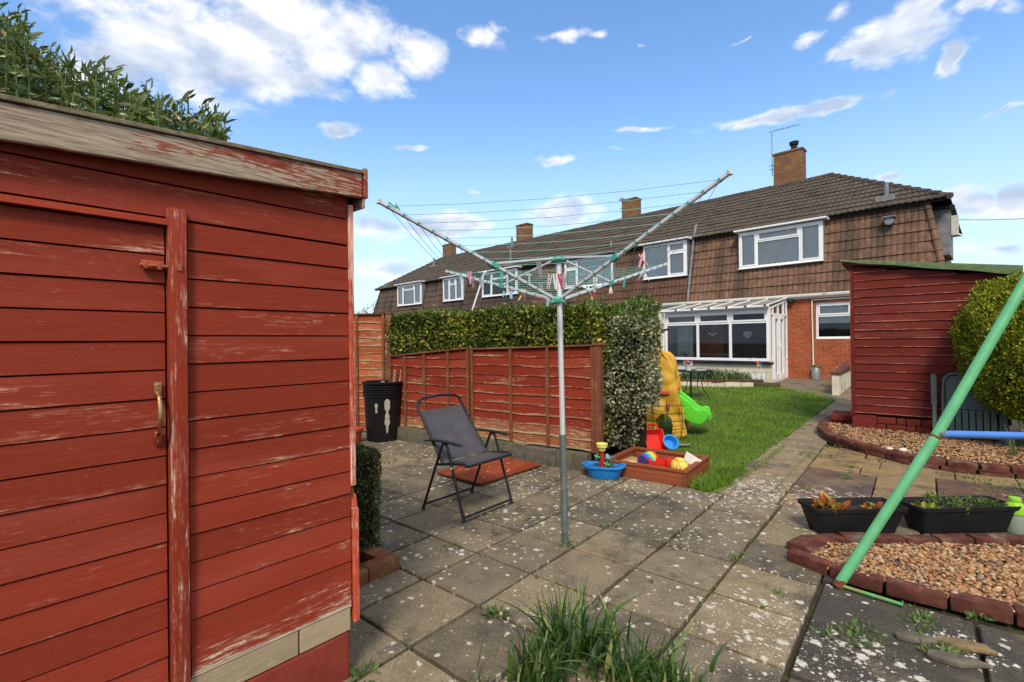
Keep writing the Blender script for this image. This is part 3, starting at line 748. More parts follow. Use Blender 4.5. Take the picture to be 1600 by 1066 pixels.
mb=MB(); mb.prism([(-.020,1.786),(-.003,1.81),(.018,1.81),(.018,1.786)],XL,-.576,'x'); mb.build('door_lintel',M['plank'],sh,bevel=.003)
mb=MB(); mb.box((.0125,-.010,.80),(.034,.056,1.985),None,0,'z'); mb.box((.016,-.014,.225),(.040,.014,.70),Matrix.Translation((.003,0,0)),0,'z')
mb.prism([(.016,.70),(.040,.70),(.036,.735),(.030,.765),(.026,.73),(.019,.75)],-.012,.012,'y')
mb.build('corner_board',M['corner'],sh,bevel=.003)
mb=MB(); mb.box((.014,.0,.72),(.030,.014,.80),None,0,'z'); mb.build('rotten_corner',M['rust'],sh)
mb=MB()
ft=Matrix.Rotation(-.022,4,'Y')
mb.prism([(XL,1.908),(.052,2.012),(.052,2.112),(XL,2.006)],-.052,-.030,'y')
uvs=[]
mb.build('fascia',M['fascia'],sh,bevel=.004)
mb=MB(); mb.prism([(XL-.05,2.007),(.056,2.1125),(.056,2.121),(XL-.05,2.0155)],-.060,1.85,'y'); mb.prism([(XL-.04,2.0165),(.050,2.122),(.050,2.131),(XL-.04,2.0255)],-.050,1.84,'y'); mb.build('roof',M['felt'],sh,bevel=.003)
mb=MB(); mb.box((.057,-.062,2.012),(.074,1.84,2.138),None,0,'y'); mb.box((.057,-.048,1.972),(.068,1.8,2.012),None,0,'y'); mb.build('end_fascia',M['fascia'],sh,bevel=.004)
mb=MB(); mb.prism([(XL,1.94),(.05,2.035),(.05,2.06),(XL,1.965)],-.029,1.7,'y'); mb.build('soffit',M['reddark'],sh)

# ------------------------------------------------------------------ broad-leaved shrub behind it
M['bayleaf']=leafmat('long_glossy_leaf',[(0,(.045,.075,.014)),(.4,(.085,.14,.026)),(.75,(.15,.21,.042)),(.93,(.22,.25,.08)),(1,(.34,.26,.10))],.35,.5,.25)
M['twig']=plain('twig',(.10,.075,.045),.9)
M['greenstem']=plain('green_stem',(.09,.13,.04),.7)
sb=thing('evergreen_shrub','tall evergreen shrub with long narrow leaves rising behind the weathered shed roof','shrub',(-2.9,3.6,0))
np.random.seed(4); random.seed(4)
st=MB(); Cs=[];Ds=[];Ls=[]
outl=[(-40,10),(0,25),(30,48),(60,85),(110,118),(150,112),(200,150),(250,165),(300,180),(340,190),(358,215)]
def oy(px): 
    for (a,b),(c,e) in zip(outl[:-1],outl[1:]):
        if a<=px<=c: return b+(e-b)*(px-a)/(c-a)
    return outl[0][1]
for i in range(330):
    px=random.uniform(-60,352)
    Y=random.uniform(3.35,4.05) if px>250 else random.uniform(2.9,4.0)
    t=at(px,oy(px)+abs(random.gauss(0,1))*26-10-22*(random.random()<.14),Y); b=Vector((t.x+random.gauss(0,.22)-.1,t.y+random.uniform(-.1,.25),0))
    L=[]
    bend=Vector((random.gauss(0,.10),random.gauss(0,.10),0))
    for q in range(8):
        f=q/7; L.append(b.lerp(t,f)+bend*sin(pi*f))
    L=[p-Vector((-2.9,3.6,0)) for p in L]
    st.tube(L,[.011*(1-.8*q/7)+.0016 for q in range(8)],5)
    top=L[-1]; nl=random.randint(30,44)
    for j in range(nl):
        s=j/nl*1.1; 
        f=max(0,1-s/t.z); q=min(6,int(f*7)); p=L[q].lerp(L[q+1],f*7-q)
        a=j*2.4+random.uniform(-.5,.5); up=.35-.6*min(1,s*2.2)+random.uniform(-.4,.4)
        if j<3: up=random.uniform(.5,1.3)
        Cs.append(p); Ds.append((cos(a),sin(a),up)); Ls.append(random.uniform(.06,.105))
st.build('stem',M['greenstem'],sb)
leaves('foliage',np.array([c[:] for c in Cs]),np.array(Ds),np.array(Ls),np.array(Ls)*random.uniform(.23,.25),M['bayleaf'],sb,fold=.12,curl=.3)

# ------------------------------------------------------------------ leafy hedges
def shell(n, lo, hi, depth=.10, rough=.05, seed=0, top=1.0, faces=(1,1,1,1,1)):
    """points near the surface of a clipped block (front, back, left, right, top), and outward directions"""
    rs=np.random.RandomState(seed); lo=np.array(lo);hi=np.array(hi);d=hi-lo
    ar=[d[0]*d[2]*faces[0],d[0]*d[2]*faces[1],d[1]*d[2]*faces[2],d[1]*d[2]*faces[3],d[0]*d[1]*faces[4]*top]
    w=rs.choice(5,n,p=np.array(ar)/sum(ar)); U=rs.rand(n,3); P=lo+U*d; N=np.zeros((n,3))
    for f,(ax,side) in enumerate(((1,0),(1,1),(0,0),(0,1),(2,1))):
        k=w==f; P[k,ax]=hi[ax] if side else lo[ax]; N[k,ax]=1 if side else -1
    c=(lo+hi)/2; r=(P-c)/(d/2)
    # round the corners
    m=np.abs(r); over=np.maximum(0,m-.82); l=np.sqrt((over**2).sum(1)); cut=np.maximum(0,l-.20)
    P-= np.sign(r)*over/np.maximum(l,1e-6)[:,None]*cut[:,None]*(d/2)*.9
    bl=(np.sin(P[:,0]*4.1+seed)+np.sin(P[:,2]*5.3+1.3*seed)+np.sin(P[:,1]*4.7)+np.sin(P[:,0]*11)*.6+np.sin(P[:,2]*13+P[:,0]*5)*.6)
    P+=N*(bl*rough)[:,None]-N*(rs.rand(n)**2*depth)[:,None]
    return P,N
def hedge(name,label,cat,loc,rz,lo,hi,n,L,W,mats,seed=1,depth=.12,rough=.03,core=.09,lift=.3,group=None,stray=0,faces=(1,1,1,1,1)):
    t=thing(name,label,cat,loc,rz,group)
    P,N=shell(n,lo,hi,depth,rough,seed,faces=faces); rs=np.random.RandomState(seed+9)
    D=N*.8+rs.normal(size=(n,3))*.75+np.array([0,0,lift])
    if isinstance(mats,list):
        cuts=[mats[i][1] for i in range(len(mats))]
    leaves('foliage',P,D,rs.uniform(.7,1.25,n)*L,rs.uniform(.75,1.2,n)*W,mats,t,fold=.16,curl=.2)
    mb=MB(); mb.box([lo[0]+core,lo[1]+core,max(0,lo[2]-.02)],[hi[0]-core,hi[1]-core,hi[2]-core]); mb.build('branches',M['core'],t,bevel=min(.06,core*.6))
    return t
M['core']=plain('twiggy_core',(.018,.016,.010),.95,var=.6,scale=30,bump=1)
M['hedge']=leafmat('hedge_leaf',[(0,(.045,.08,.012)),(.3,(.085,.135,.018)),(.6,(.15,.20,.028)),(.8,(.26,.27,.04)),(.93,(.46,.38,.05)),(1,(.56,.36,.04))],.4,.45,.25,blend=((.07,.115,.02),1.3))
M['hedge2']=leafmat('green_hedge_leaf',[(0,(.045,.085,.012)),(.5,(.09,.16,.022)),(.9,(.17,.22,.035)),(1,(.30,.27,.04))],.4,.45,.25)
M['box']=leafmat('box_leaf',[(0,(.05,.07,.018)),(.5,(.09,.115,.03)),(.85,(.15,.17,.04)),(1,(.26,.19,.07))],.45,.4,.2)
M['vari']=leafmat('variegated_leaf',[(0,(.10,.13,.06)),(.3,(.18,.21,.10)),(.6,(.32,.34,.19)),(.85,(.50,.50,.33)),(1,(.62,.60,.44))],.45,.35,.25)
M['brownleaf']=leafmat('purple_brown_leaf',[(0,(.06,.03,.02)),(.5,(.12,.07,.03)),(1,(.20,.17,.05))],.5,.3,.2)
M['thuja']=leafmat('golden_conifer',[(0,(.07,.11,.008)),(.35,(.15,.19,.012)),(.7,(.26,.29,.018)),(1,(.42,.41,.04))],.6,.2,.25)

hp0=gp(566,905)
hedge('box_hedge','small clipped box hedge in a brick bed at the corner of the weathered shed','hedge',(-1.12,3.02,0),50,(-.22,-.09,.05),(.29,.30,.70),15000,.020,.012,M['box'],seed=3,depth=.05,rough=.006,core=.035)
# its moss-topped brick kerb
mb=MB()
bc=gp(627,890); ub=Vector((UU.x,UU.y,0))
b0=Vector((bc.x,bc.y,0)); 
for k_ in range(3):
    c=b0-ub*(.115+.222*k_)+VV*.055; mb.cbox((c.x,c.y,.045),(0,0,0)) if False else mb.box((-.108,-.05,0),(.108,.05,.085),Matrix.Translation((c.x,c.y,0))@Matrix.Rotation(R_(50),4,'Z'))
for k_ in range(3):
    c=b0-ub*.055+VV*(.215+.222*k_); mb.box((-.05,-.108,0),(.05,.108,.080),Matrix.Translation((c.x,c.y,0))@Matrix.Rotation(R_(50),4,'Z'))
o=mb.build('brick_kerb',M['mossbrick'],bevel=.006,smooth=40); tag(o,'mossy red brick kerb holding the small box hedge','brick kerb')

# ------------------------------------------------------------------ lap fences
def lap_fence(name,label,loc,rz,W,z0,z1,ztl=None,battens=(0,.33,.66,1),mats=None,group=None,bh=.115,low=1):
    """overlap panel: wavy horizontal boards, upright battens, frame, capping.  ztl: top height at the left end"""
    t=thing(name,label,'fence panel',loc,rz,group); ztl=z1 if ztl is None else ztl
    mats=mats or (M['fence'],M['fence_low'])
    n=round((max(z1,ztl)-z0)/bh); h=(max(z1,ztl)-z0)/n
    A,Bm=MB(),MB()
    for i in range(n):
        mb=Bm if i<low else A
        N=22; vs=[];uv=[]; a=z0+i*h; ph=random.uniform(0,9); tilt=random.uniform(.010,.016)
        ok=False
        for j in range(N+1):
            x=W*j/N; top=ztl+(z1-ztl)*j/N
            zb=a-.012+.006*sin(x*5+ph)+.004*sin(x*13+ph*2); zt=min(a+h,top)
            if zt-zb<.01: zb=zt-.001
            else: ok=True
            for (y_,z_) in ((-tilt,zb),(0,zt),(.008,zt),(-tilt+.008,zb)):
                vs.append((x,y_,z_)); uv.append((x,max(0,z_-a)))
        if not ok: continue
        fs=[(0,1,2,3),tuple(N*4+q for q in (3,2,1,0))]
        for j in range(N):
            for q in range(4): fs.append((j*4+q,(j+1)*4+q,(j+1)*4+(q+1)%4,j*4+(q+1)%4))
        mb.add(vs,fs,uv)
    A.build('boards',mats[0],t)
    if Bm.v: Bm.build('gravel_board',mats[1],t)
    for b in battens:
        x=W*b; mb=MB(); tp=ztl+(z1-ztl)*b; x=min(max(x,.02),W-.02)
        mb.box((x-.019,-.036,z0-.02),(x+.019,-.016,tp-.01),None,0,'z'); mb.build('batten',M['fencepost'],t,bevel=.002)
    mb=MB(); mb.prism([(0,ztl),(W,z1),(W,z1+.018),(0,ztl+.018)],-.040,.020,'y'); mb.build('capping',M['fencepost'],t,bevel=.003)
    return t
random.seed(12)
FA=Vector((-1.77,7.03,0)); FB=Vector((.93,5.16,0)); fd=(FB-FA); FL=fd.length; frz=math.degrees(math.atan2(fd.y,fd.x)); fu=fd.normalized(); fn=Vector((-fu.y,fu.x,0))
split=at(738,700,1).x  # only used for the ratio below
# parameter along the fence where the sight line of px 738 crosses it
def along(px,off=0.0):
    d=ray(px,533); a=FA+fn*off
    # CAM + t d = a + s fu (2d)
    det=d.x*(-fu.y)-d.y*(-fu.x); s=(d.x*(a.y-CAM.y)-d.y*(a.x-CAM.x))/(-(d.x*fu.y-d.y*fu.x)) ; return s
s1=along(737)
g0=G(FA.x,FA.y)
lap_fence('lap_fence','dark red lap fence panel with a sloping top, between the black bin and the chair',(FA.x,FA.y,g0),frz,s1-.03,.20,1.285,1.165,(0,.22,.47,.76,1))
pm_=FA+fu*s1
lap_fence('lap_fence','red lap fence panel with pale worn edges and a mossy base, behind the folding chair',(pm_.x,pm_.y,G(pm_.x,pm_.y)),frz,FL-s1-.05,.20,1.325,1.285,(0,.36,.66,1),low=2)
def post(loc,rz,h,w,label,z0=0):
    t=thing('fence_post',label,'fence post',loc,rz)
    mb=MB(); mb.box((-w/2,-w/2,z0),(w/2,w/2,h),None,0,'z'); mb.build('upright',M['fencepost'],t,bevel=.005)
    mb=MB(); mb.prism([(-w/2-.012,h),(w/2+.012,h),(w/2+.012,h+.016),(0,h+.03),(-w/2-.012,h+.016)],-w/2-.012,w/2+.012,'y'); mb.build('post_cap',M['fencepost'],t,bevel=.002)
pe=FA+fu*(FL-.01); post((pe.x,pe.y,0),frz,1.35,.075,'capped red fence post at the end of the fence, against the variegated bush')
# concrete blocks the panels stand on
mb=MB(); s=-.2; random.seed(2)
while s<FL+.02:
    L=random.uniform(.38,.46); c=FA+fu*(s+L/2)-fn*.03; L2=min(L,FL+.04-s)
    mb.box((-L2/2+.004,-.07+random.uniform(-.008,.008),-.03),(L2/2-.004,.06,.185+random.uniform(-.008,.006)),Matrix.Translation((c.x,c.y,G(c.x,c.y)))@Matrix.Rotation(R_(frz),4,'Z')); s+=L
o=mb.build('block_wall',M['block'],bevel=.012,smooth=40); tag(o,'low mossy concrete block wall carrying the red lap fence','block wall')
# tall panel behind the bin
ta=at(556,600,7.35); tb=at(603,600,7.28)
tw=Vector((tb.x-ta.x,tb.y-ta.y,0)); trz=math.degrees(math.atan2(tw.y,tw.x))
la=Vector((ta.x,ta.y,0))-tw.normalized()*1.2
lap_fence('lap_fence','tall faded orange-red fence panel behind the black bin',(la.x,la.y,G(la.x,la.y)),trz,tw.length+1.2,.05,1.79,None,(0,.45,.735,.985),(M['fence_dull'],M['fence_dull']))
post((tb.x+.06,tb.y,G(0,7.3)),trz,1.80,.075,'plain fence post beside the tall faded panel, left end of the hedge')

# long hedge behind the fence + variegated bush at its end
hl=FA+fn*.55-fu*.30
hedge('privet_hedge','long clipped hedge of green and yellow leaves behind the red fence','hedge',(hl.x,hl.y,0),frz,(-.02,-.42,.25),(3.42,.55,1.83),42000,.050,.030,M['hedge'],seed=5,depth=.16,rough=.022,core=.15,faces=(1,.3,1,1,1))
# stray shoots standing above the clipped top
hh_=[o for o in bpy.data.objects if o.name=='privet_hedge'][0]; rs=np.random.RandomState(77); C=[];D=[];st=MB()
for q in range(34):
    b=Vector((rs.uniform(.1,3.3),rs.uniform(-.35,.3),1.76)); t_=b+Vector((rs.normal(0,.04),rs.normal(0,.04),rs.uniform(.08,.22))); st.tube([b,t_],[.003,.0015],4)
    for w in range(9): C.append(b.lerp(t_,.3+.08*w)); D.append((rs.normal(),rs.normal(),.7))
st.build('shoot_stems',M['greenstem'],hh_); leaves('shoot_leaves',np.array([c[:] for c in C]),np.array(D),.045,.022,M['hedge2'],hh_,fold=.15)  # thin tube stems of the stray shoots, then their leaves
# upright stray shoots along its top
vb=thing('variegated_bush','dense bush with small cream edged leaves at the right end of the red fence','bush',(1.41,6.0,0))
P,N=shell(21000,(-.42,-.35,.12),(.36,.75,1.66),.20,.045,8); rs=np.random.RandomState(3)
P[:,0]+=(P[:,2]-.9)*.05
lowcut=((P[:,2]<.55)&(rs.rand(len(P))<.35))|((P[:,2]<.62)&(P[:,0]>.02+.30*np.clip(P[:,2]-.1,0,1))); P=P[~lowcut];N=N[~lowcut]
leaves('foliage',P,N*.7+rs.normal(size=P.shape)*.8+np.array([0,0,.15]),rs.uniform(.030,.052,len(P)),rs.uniform(.020,.032,len(P)),M['vari'],vb,fold=.15)
P,N=shell(4500,(-.44,-.33,1.42),(.34,.7,1.84),.22,.05,18); 
leaves('top_growth',P,N*.6+rs.normal(size=P.shape)*.8+np.array([0,0,.5]),rs.uniform(.03,.06,len(P)),rs.uniform(.015,.026,len(P)),M['hedge2'],vb,fold=.15)
P,N=shell(1100,(-.30,-.28,.10),(.12,.3,.60),.18,.06,28)
leaves('brown_growth',P,N*.6+rs.normal(size=P.shape)*.8,rs.uniform(.03,.05,len(P)),rs.uniform(.014,.02,len(P)),M['brownleaf'],vb,fold=.15)
mb=MB(); mb.box((-.26,-.18,.1),(.20,.6,1.55)); 
for i in range(9): mb.tube([(random.uniform(-.15,.1),random.uniform(-.1,.3),-.02),(random.uniform(-.3,.25),random.uniform(-.3,.5),1.2)],[.018,.006],6)
mb.build('branches',M['core'],vb,bevel=.08)

# ------------------------------------------------------------------ black bin with offcuts
pb=gp(594,692); BX=Vector((pb.x-.02,pb.y+.25,G(pb.x,pb.y)))
t=thing('plastic_bin','black ribbed plastic bin streaked with white paint, standing in the fence corner','bin',BX)
prof=[(.0,0),(.215,0),(.232,.015),(.262,.60)]
for i in range(5): prof+=[(.264,.615+.034*i),(.280,.625+.034*i),(.280,.637+.034*i),(.264,.645+.034*i)]
prof+=[(.27,.80),(.292,.805),(.294,.825),(.274,.83),(.262,.82),(.225,.05),(0,.045)]
mb=MB(); mb.lathe(prof,n=40); mb.build('tub',M['black'],t,smooth=35)
mb=MB()
for a0,w_,za,zb in ((-96,.030,.545,.40),(-63,.055,.60,.12)):
    vs=[];fs=[];K=14
    for q in range(K+1):
        z=za+(zb-za)*q/K; r=.232+.030*z/.6+.003; w2=w_*(.62+.22*sin(q*.9+a0)+.16*sin(q*2.1))*(1-.35*q/K)*min(1,.3+q*.5,(K-q)*.5+.2)
        for sgn in (-1,1):
            a=R_(a0)+sgn*w2/r/1.0; vs.append((r*cos(a),r*sin(a),z))
    fs=[(2*q,2*q+2,2*q+3,2*q+1) for q in range(K)]; mb.add(vs,fs)
mb.build('paint_streak',M['whitepaint'],t,smooth=60)
mb=MB(); mb.cbox((.07,-.262,.842),(.045,.02,.012)); mb.build('paint_blob',M['whitepaint'],t)
for i,(a,b,w_,lab) in enumerate((((.10,.02,.15),(.19,-.06,.99),.035,'short pale wood offcut leaning in the black bin, left of its pair'),((.13,.05,.15),(.27,.0,.985),.028,'longer brown wood offcut leaning in the black bin, beside the saw'))):
    mb=MB(); mb.bar(BX+Vector(a),BX+Vector(b),w_,.018); o=mb.build('wood_offcut',M['bare'],bevel=.002); tag(o,lab,'offcut',group='wood offcuts in the bin')
t=thing('hand_saw','dark bladed hand saw standing up in the black bin','saw',BX+Vector((.23,.03,.3)))
mb=MB(); mb.prism([(-.04,0),(.055,0),(.150,.92),(.118,.93)],-.0012,.0012,'y'); mb.build('blade',M['dark_metal'],t)
mb=MB(); mb.box((-.05,-.012,-.10),(.06,.012,.02)); mb.build('handle',M['bare'],t,bevel=.005)
# orange pot peeping out past the shed corner
pq_=gp(560,694); t=thing('plant_pot','orange plastic plant pot half hidden behind the weathered shed corner','plant pot',(pq_.x-.10,pq_.y+.1,G(0,pq_.y)))
mb=MB(); mb.lathe([(0,0),(.085,0),(.12,.16),(.135,.165),(.137,.20),(.122,.20),(.11,.165),(.08,.02),(0,.02)],n=28); mb.build('pot',M['terracotta'],t,smooth=35)

# ------------------------------------------------------------------ varnished board lying on the slabs
bl=gp(675.5,743.6);bf=gp(750,761.5);br=gp(846,730)
ex=(br-bf); L1=ex.length; ex.normalize(); rz=math.degrees(math.atan2(ex.y,ex.x)); W1=.66
t=thing('wooden_board','reddish varnished board of wide planks lying flat behind the folding chair','wooden lid',(bf.x,bf.y,0),rz)
mb=MB(); n_=6
for i in range(n_): mb.box((0,W1*i/n_+.002,.018),(L1,W1*(i+1)/n_-.002,.038+random.uniform(0,.001)),None,0,'x')
mb.build('planks',M['lid'],t,bevel=.003)
mb=MB(); mb.box((.08,.02,.0),(.14,W1-.02,.0175)); mb.box((L1-.14,.02,0),(L1-.08,W1-.02,.0175)); mb.build('cross_batten',M['lid'],t)
mb=MB(); random.seed(8)
for i in range(26):
    x=random.uniform(.05,L1-.05); y=random.uniform(.05,W1-.1); r=random.uniform(.006,.018)
    mb.prism([(x+r*random.uniform(.6,1.3)*cos(a),y+r*random.uniform(.5,1.1)*sin(a)) for a in [2*pi*q/8 for q in range(8)]],.0392,.0402,'z')
mb.build('bird_droppings',M['whitepaint'],t)
# ================================================================== FOLDING CHAIR
cc=uv2w(2.91,2.93)
t=thing('folding_chair','dark grey folding garden chair with mesh seat and back, standing on the patio','chair',(cc.x,cc.y,0),50)
def fab(mb, quad, nx=8, ny=8, sag=.02, nrm=(0,0,1)):
    a,b,c,d=[Vector(q) for q in quad]; n=Vector(nrm); vs=[];uv=[];fs=[]
    for j in range(ny+1):
        for i in range(nx+1):
            f=i/nx;g=j/ny; p=a.lerp(b,f).lerp(d.lerp(c,f),g)-n*sag*sin(pi*f)*(.4+.6*sin(pi*g)); vs.append(p); uv.append((f*.5,g*.5))
    for j in range(ny):
        for i in range(nx): q=j*(nx+1)+i; fs.append((q,q+1,q+nx+2,q+nx+1))
    mb.add(vs,fs,uv)
DM=M['dark_metal']
bt=[(-.255,.36,.845),(-.245,.375,.885),(-.19,.383,.912),(0,.39,.925),(.19,.383,.912),(.245,.375,.885),(.255,.36,.845)]
mb=MB(); mb.tube([(-.262,.03,.40),(-.258,.17,.58)]+bt+[(.258,.17,.58),(.262,.03,.40)],.0125,10); mb.build('back_frame',DM,t,smooth=60)
mb=MB(); fab(mb,[(-.255,.045,.425),(.255,.045,.425),(.252,.345,.815),(-.252,.345,.815)],sag=.025,nrm=(0,-.8,.5)); fab(mb,[(-.255,.049,.423),(-.252,.349,.813),(.252,.349,.813),(.255,.049,.423)],sag=0.0,nrm=(0,-.8,.5)) if False else None
mb.build('backrest',M['fabric'],t,smooth=60)
mb=MB()
for x in (-.262,.262): mb.tube([(x,.10,.398),(x,-.06,.425),(x,-.20,.443),(x*.985,-.245,.43)],.0115,10)
mb.tube([(-.258,-.245,.43),(.258,-.245,.43)],.0115,10); mb.build('seat_frame',DM,t,smooth=60)
mb=MB(); fab(mb,[(-.258,-.245,.442),(.258,-.245,.442),(.258,.06,.415),(-.258,.06,.415)],sag=.022); mb.build('seat',M['fabric'],t,smooth=60)
for s in (-1,1):
    x=.285*s
    mb=MB(); mb.tube([(x,-.02,.592),(x,-.045,.55),(x*1.01,-.225,.012)],.0115,10); mb.tube([(x*1.01,-.221,.016),(x*1.01,-.227,.0)],.0145,10); mb.build('leg',DM,t,smooth=50)
    mb=MB(); mb.tube([(x,.0,.592),(x*1.0,.03,.55),(x*1.01,.262,.012)],.0115,10); mb.tube([(x*1.01,.258,.016),(x*1.01,.265,0)],.0145,10); mb.build('leg',DM,t,smooth=50)
    mb=MB(); P_=[(-.20,.588),(-.19,.598),(-.1,.607),(.05,.609),(.16,.600),(.225,.588),(.225,.576),(.16,.588),(.05,.594),(-.1,.592),(-.19,.583)]
    mb.prism([(a,b) for a,b in P_],x-.022,x+.022,'x'); mb.build('armrest',DM,t,bevel=.004,smooth=40)
    mb=MB(); mb.tube([(x-.012*s,-.095,.40),(x+.014*s,-.095,.40)],.010,10); mb.build('pivot',M['alu'],t,smooth=40)
    mb=MB(); y=-.222 if s<0 else .259
    mb.tube([(-.287,y,.035),(.287,y,.035)] if s<0 else [(-.287,.25,.045),(.287,.25,.045)],.0095,10); mb.build('foot_bar',DM,t,smooth=50)

# ================================================================== ROTARY CLOTHES AIRER
AB=gp(883,848); HUB=at(871.5,470,AB.y-.01); TOP=at(873,406,AB.y-.01)
t=thing('rotary_clothes_airer','open aluminium rotary clothes airer with green cords and pegs, its post set in the patio','clothes airer',(AB.x,AB.y,0))
L0=Vector((AB.x,AB.y,0))
axis=(TOP-L0)
def ax(z): return axis*(z/axis.z)
mb=MB(); mb.tube([ax(.70),ax(TOP.z+.01)],.0185,20); mb.build('post',M['alu'],t,smooth=40)
mb=MB(); mb.tube([ax(-.02),ax(.0),ax(.74)],.0245,20); mb.tube([ax(.735),ax(.755)],.0265,20); mb.build('ground_sleeve',M['steel'],t,smooth=40)
mb=MB(); h=HUB-L0; mb.lathe([(.0185,-.02),(.036,-.018),(.042,-.010),(.042,.010),(.034,.016),(.0185,.03)],h,20); 
for q in range(4): a=q*pi/2+.66; mb.cbox((h.x+.05*cos(a),h.y+.05*sin(a),h.z),(.03,.03,.03))
mb.build('lower_hub',M['teal'],t,smooth=40)
mb=MB(); h2=TOP-L0; mb.lathe([(0.0,.018),(.02,.018),(.025,.012),(.05,.008),(.055,0),(.05,-.01),(.019,-.03)],h2,20)
for q in range(4): a=q*pi/2+.66; mb.cbox((h2.x+.055*cos(a),h2.y+.055*sin(a),h2.z),(.03,.03,.02))
mb.build('top_hub',M['teal'],t,smooth=40)
tips=[]
LEN=1.40
for (px,py,far) in ((592,315,0),(698,424,1),(1040,413,1),(1140,270,0)):
    d=ray(px,py); oc=CAM-HUB; A=d.dot(d);B_=2*oc.dot(d);C_=oc.dot(oc)-LEN**2; disc=max(0,B_*B_-4*A*C_)
    tt=(-B_+(1 if far else -1)*math.sqrt(disc))/(2*A); tips.append(CAM+d*tt)
order=[0,1,2,3]          # near-left, far-left, far-right, near-right: round the mast
holes=[.16+.067*i for i in range(13)]
for tip in tips:
    a=HUB-L0; b=tip-L0; dd=(b-a).normalized(); a2=a+dd*.05
    mb=MB(); mb.bar(a2,b,.021,.018); am=mb.build('arm',M['alu'],t,bevel=.002)
    mb=MB(); side=dd.cross(Vector((0,0,1))).normalized(); upn=side.cross(dd)
    for h_ in holes:
        c=a.lerp(b,h_); mb.tube([c-side*.0145,c+side*.0145],.0062,8); mb.tube([c-upn*.0125,c+upn*.0125],.0062,8)
    mb.build('cord_eyelet',M['teal'],am,smooth=40)
    c=a.lerp(b,.43); mb=MB(); mb.bar(c-dd*.03,c+dd*.03,.036,.034); mb.build('slider',M['teal'],am,bevel=.004)
    mb=MB(); mb.bar(h2+(b-h2).normalized()*.05,c+upn*.012,.014,.012); mb.build('strut',M['alu'],t,bevel=.0015)
    mb=MB(); mb.bar(b-dd*.004,b+dd*.006,.027,.023); mb.build('end_cap',M['grey_toy'],am)
mb=MB()
CORD=[]
for h_ in holes:
    q=[HUB.lerp(tp,h_)-L0 for tp in tips]
    for i in range(4):
        a,b=q[i],q[(i+1)%4]; sg=.015*(a-b).length
        pts=[a.lerp(b,f)-Vector((0,0,sg*4*f*(1-f))) for f in (0,.25,.5,.75,1)]; CORD.append((h_,i,pts)); mb.tube(pts,.0015,5,cap=False)
mb.build('cords',M['cord'],t,smooth=80)
# bundle of teal clips tied to the near-left arm's end
mb=MB(); c=HUB.lerp(tips[0],.93)-L0
for i in range(7): mb.bar(c+Vector((random.uniform(-.02,.02),random.uniform(-.02,.02),random.uniform(-.005,.02))),c+Vector((random.uniform(-.045,.045),random.uniform(-.02,.02),random.uniform(.0,.045))),.008,.006)
mb.build('tied_cord_end',M['teal'],t)
# pegs hung on the cords
pegcols={'lilac':(.42,.34,.42),'white':(.72,.72,.70),'pale green':(.45,.66,.55),'pink':(.75,.30,.38),'teal':(.05,.36,.28),'yellow':(.70,.60,.25),'grey':(.30,.28,.30),'dark red':(.45,.05,.05),'crimson':(.60,.04,.13),'pale blue':(.40,.60,.68)}
PM={c:plain('peg_'+c.replace(' ','_'),v,.45,var=.1,bump=0) for c,v in pegcols.items()}
def peg(p, col, splay=.10, tilt=(0,0,0), s=1.0, label=''):
    t=thing('clothes_peg',label,'clothes peg',p,0,'pegs clipped on the airer cords'); t.rotation_euler=tilt
    for sg in (-1,1):
        mb=MB(); Mx=Matrix.Rotation(splay*sg,4,'Y')
        mb.prism([(.003,.012),(.011,.014),(.012,-.02),(.010,-.072),(.004,-.074),(.002,-.03),(.0045,-.004)] if sg>0 else [(-.003,.012),(-.011,.014),(-.012,-.02),(-.010,-.072),(-.004,-.074),(-.002,-.03),(-.0045,-.004)],-.0055,.0055,'y',Matrix.Scale(s,4)@Mx); mb.build('jaw',PM[col],t,bevel=.0012)
    mb=MB(); mb.tube([(0,-.007*s,-.016*s),(0,.007*s,-.016*s)],.005*s,8); mb.build('spring',M['galv'],t,smooth=50)
    return t
def onarm(i,f): return HUB.lerp(tips[i],f)
def oncord(h_i,side,f):
    h_,i,pts=CORD[h_i*4+side]; q=f*4; j=min(3,int(q)); return pts[j].lerp(pts[j+1],q-j)+L0
def near(px,py):           # the cord point that shows nearest to a spot
    best=None
    for h_,i,pts in CORD:
        for j in range(4):
            for f in (0,.25,.5,.75):
                p=pts[j].lerp(pts[j+1],f)+L0; d=p-CAM; z=d.dot(_FW); x=800+FPX*d.dot(_RT)/z; y=533-FPX*d.dot(_UP)/z
                e=(x-px)**2+(y-py)**2
                if best is None or e<best[0]: best=(e,p)
    return best[1]
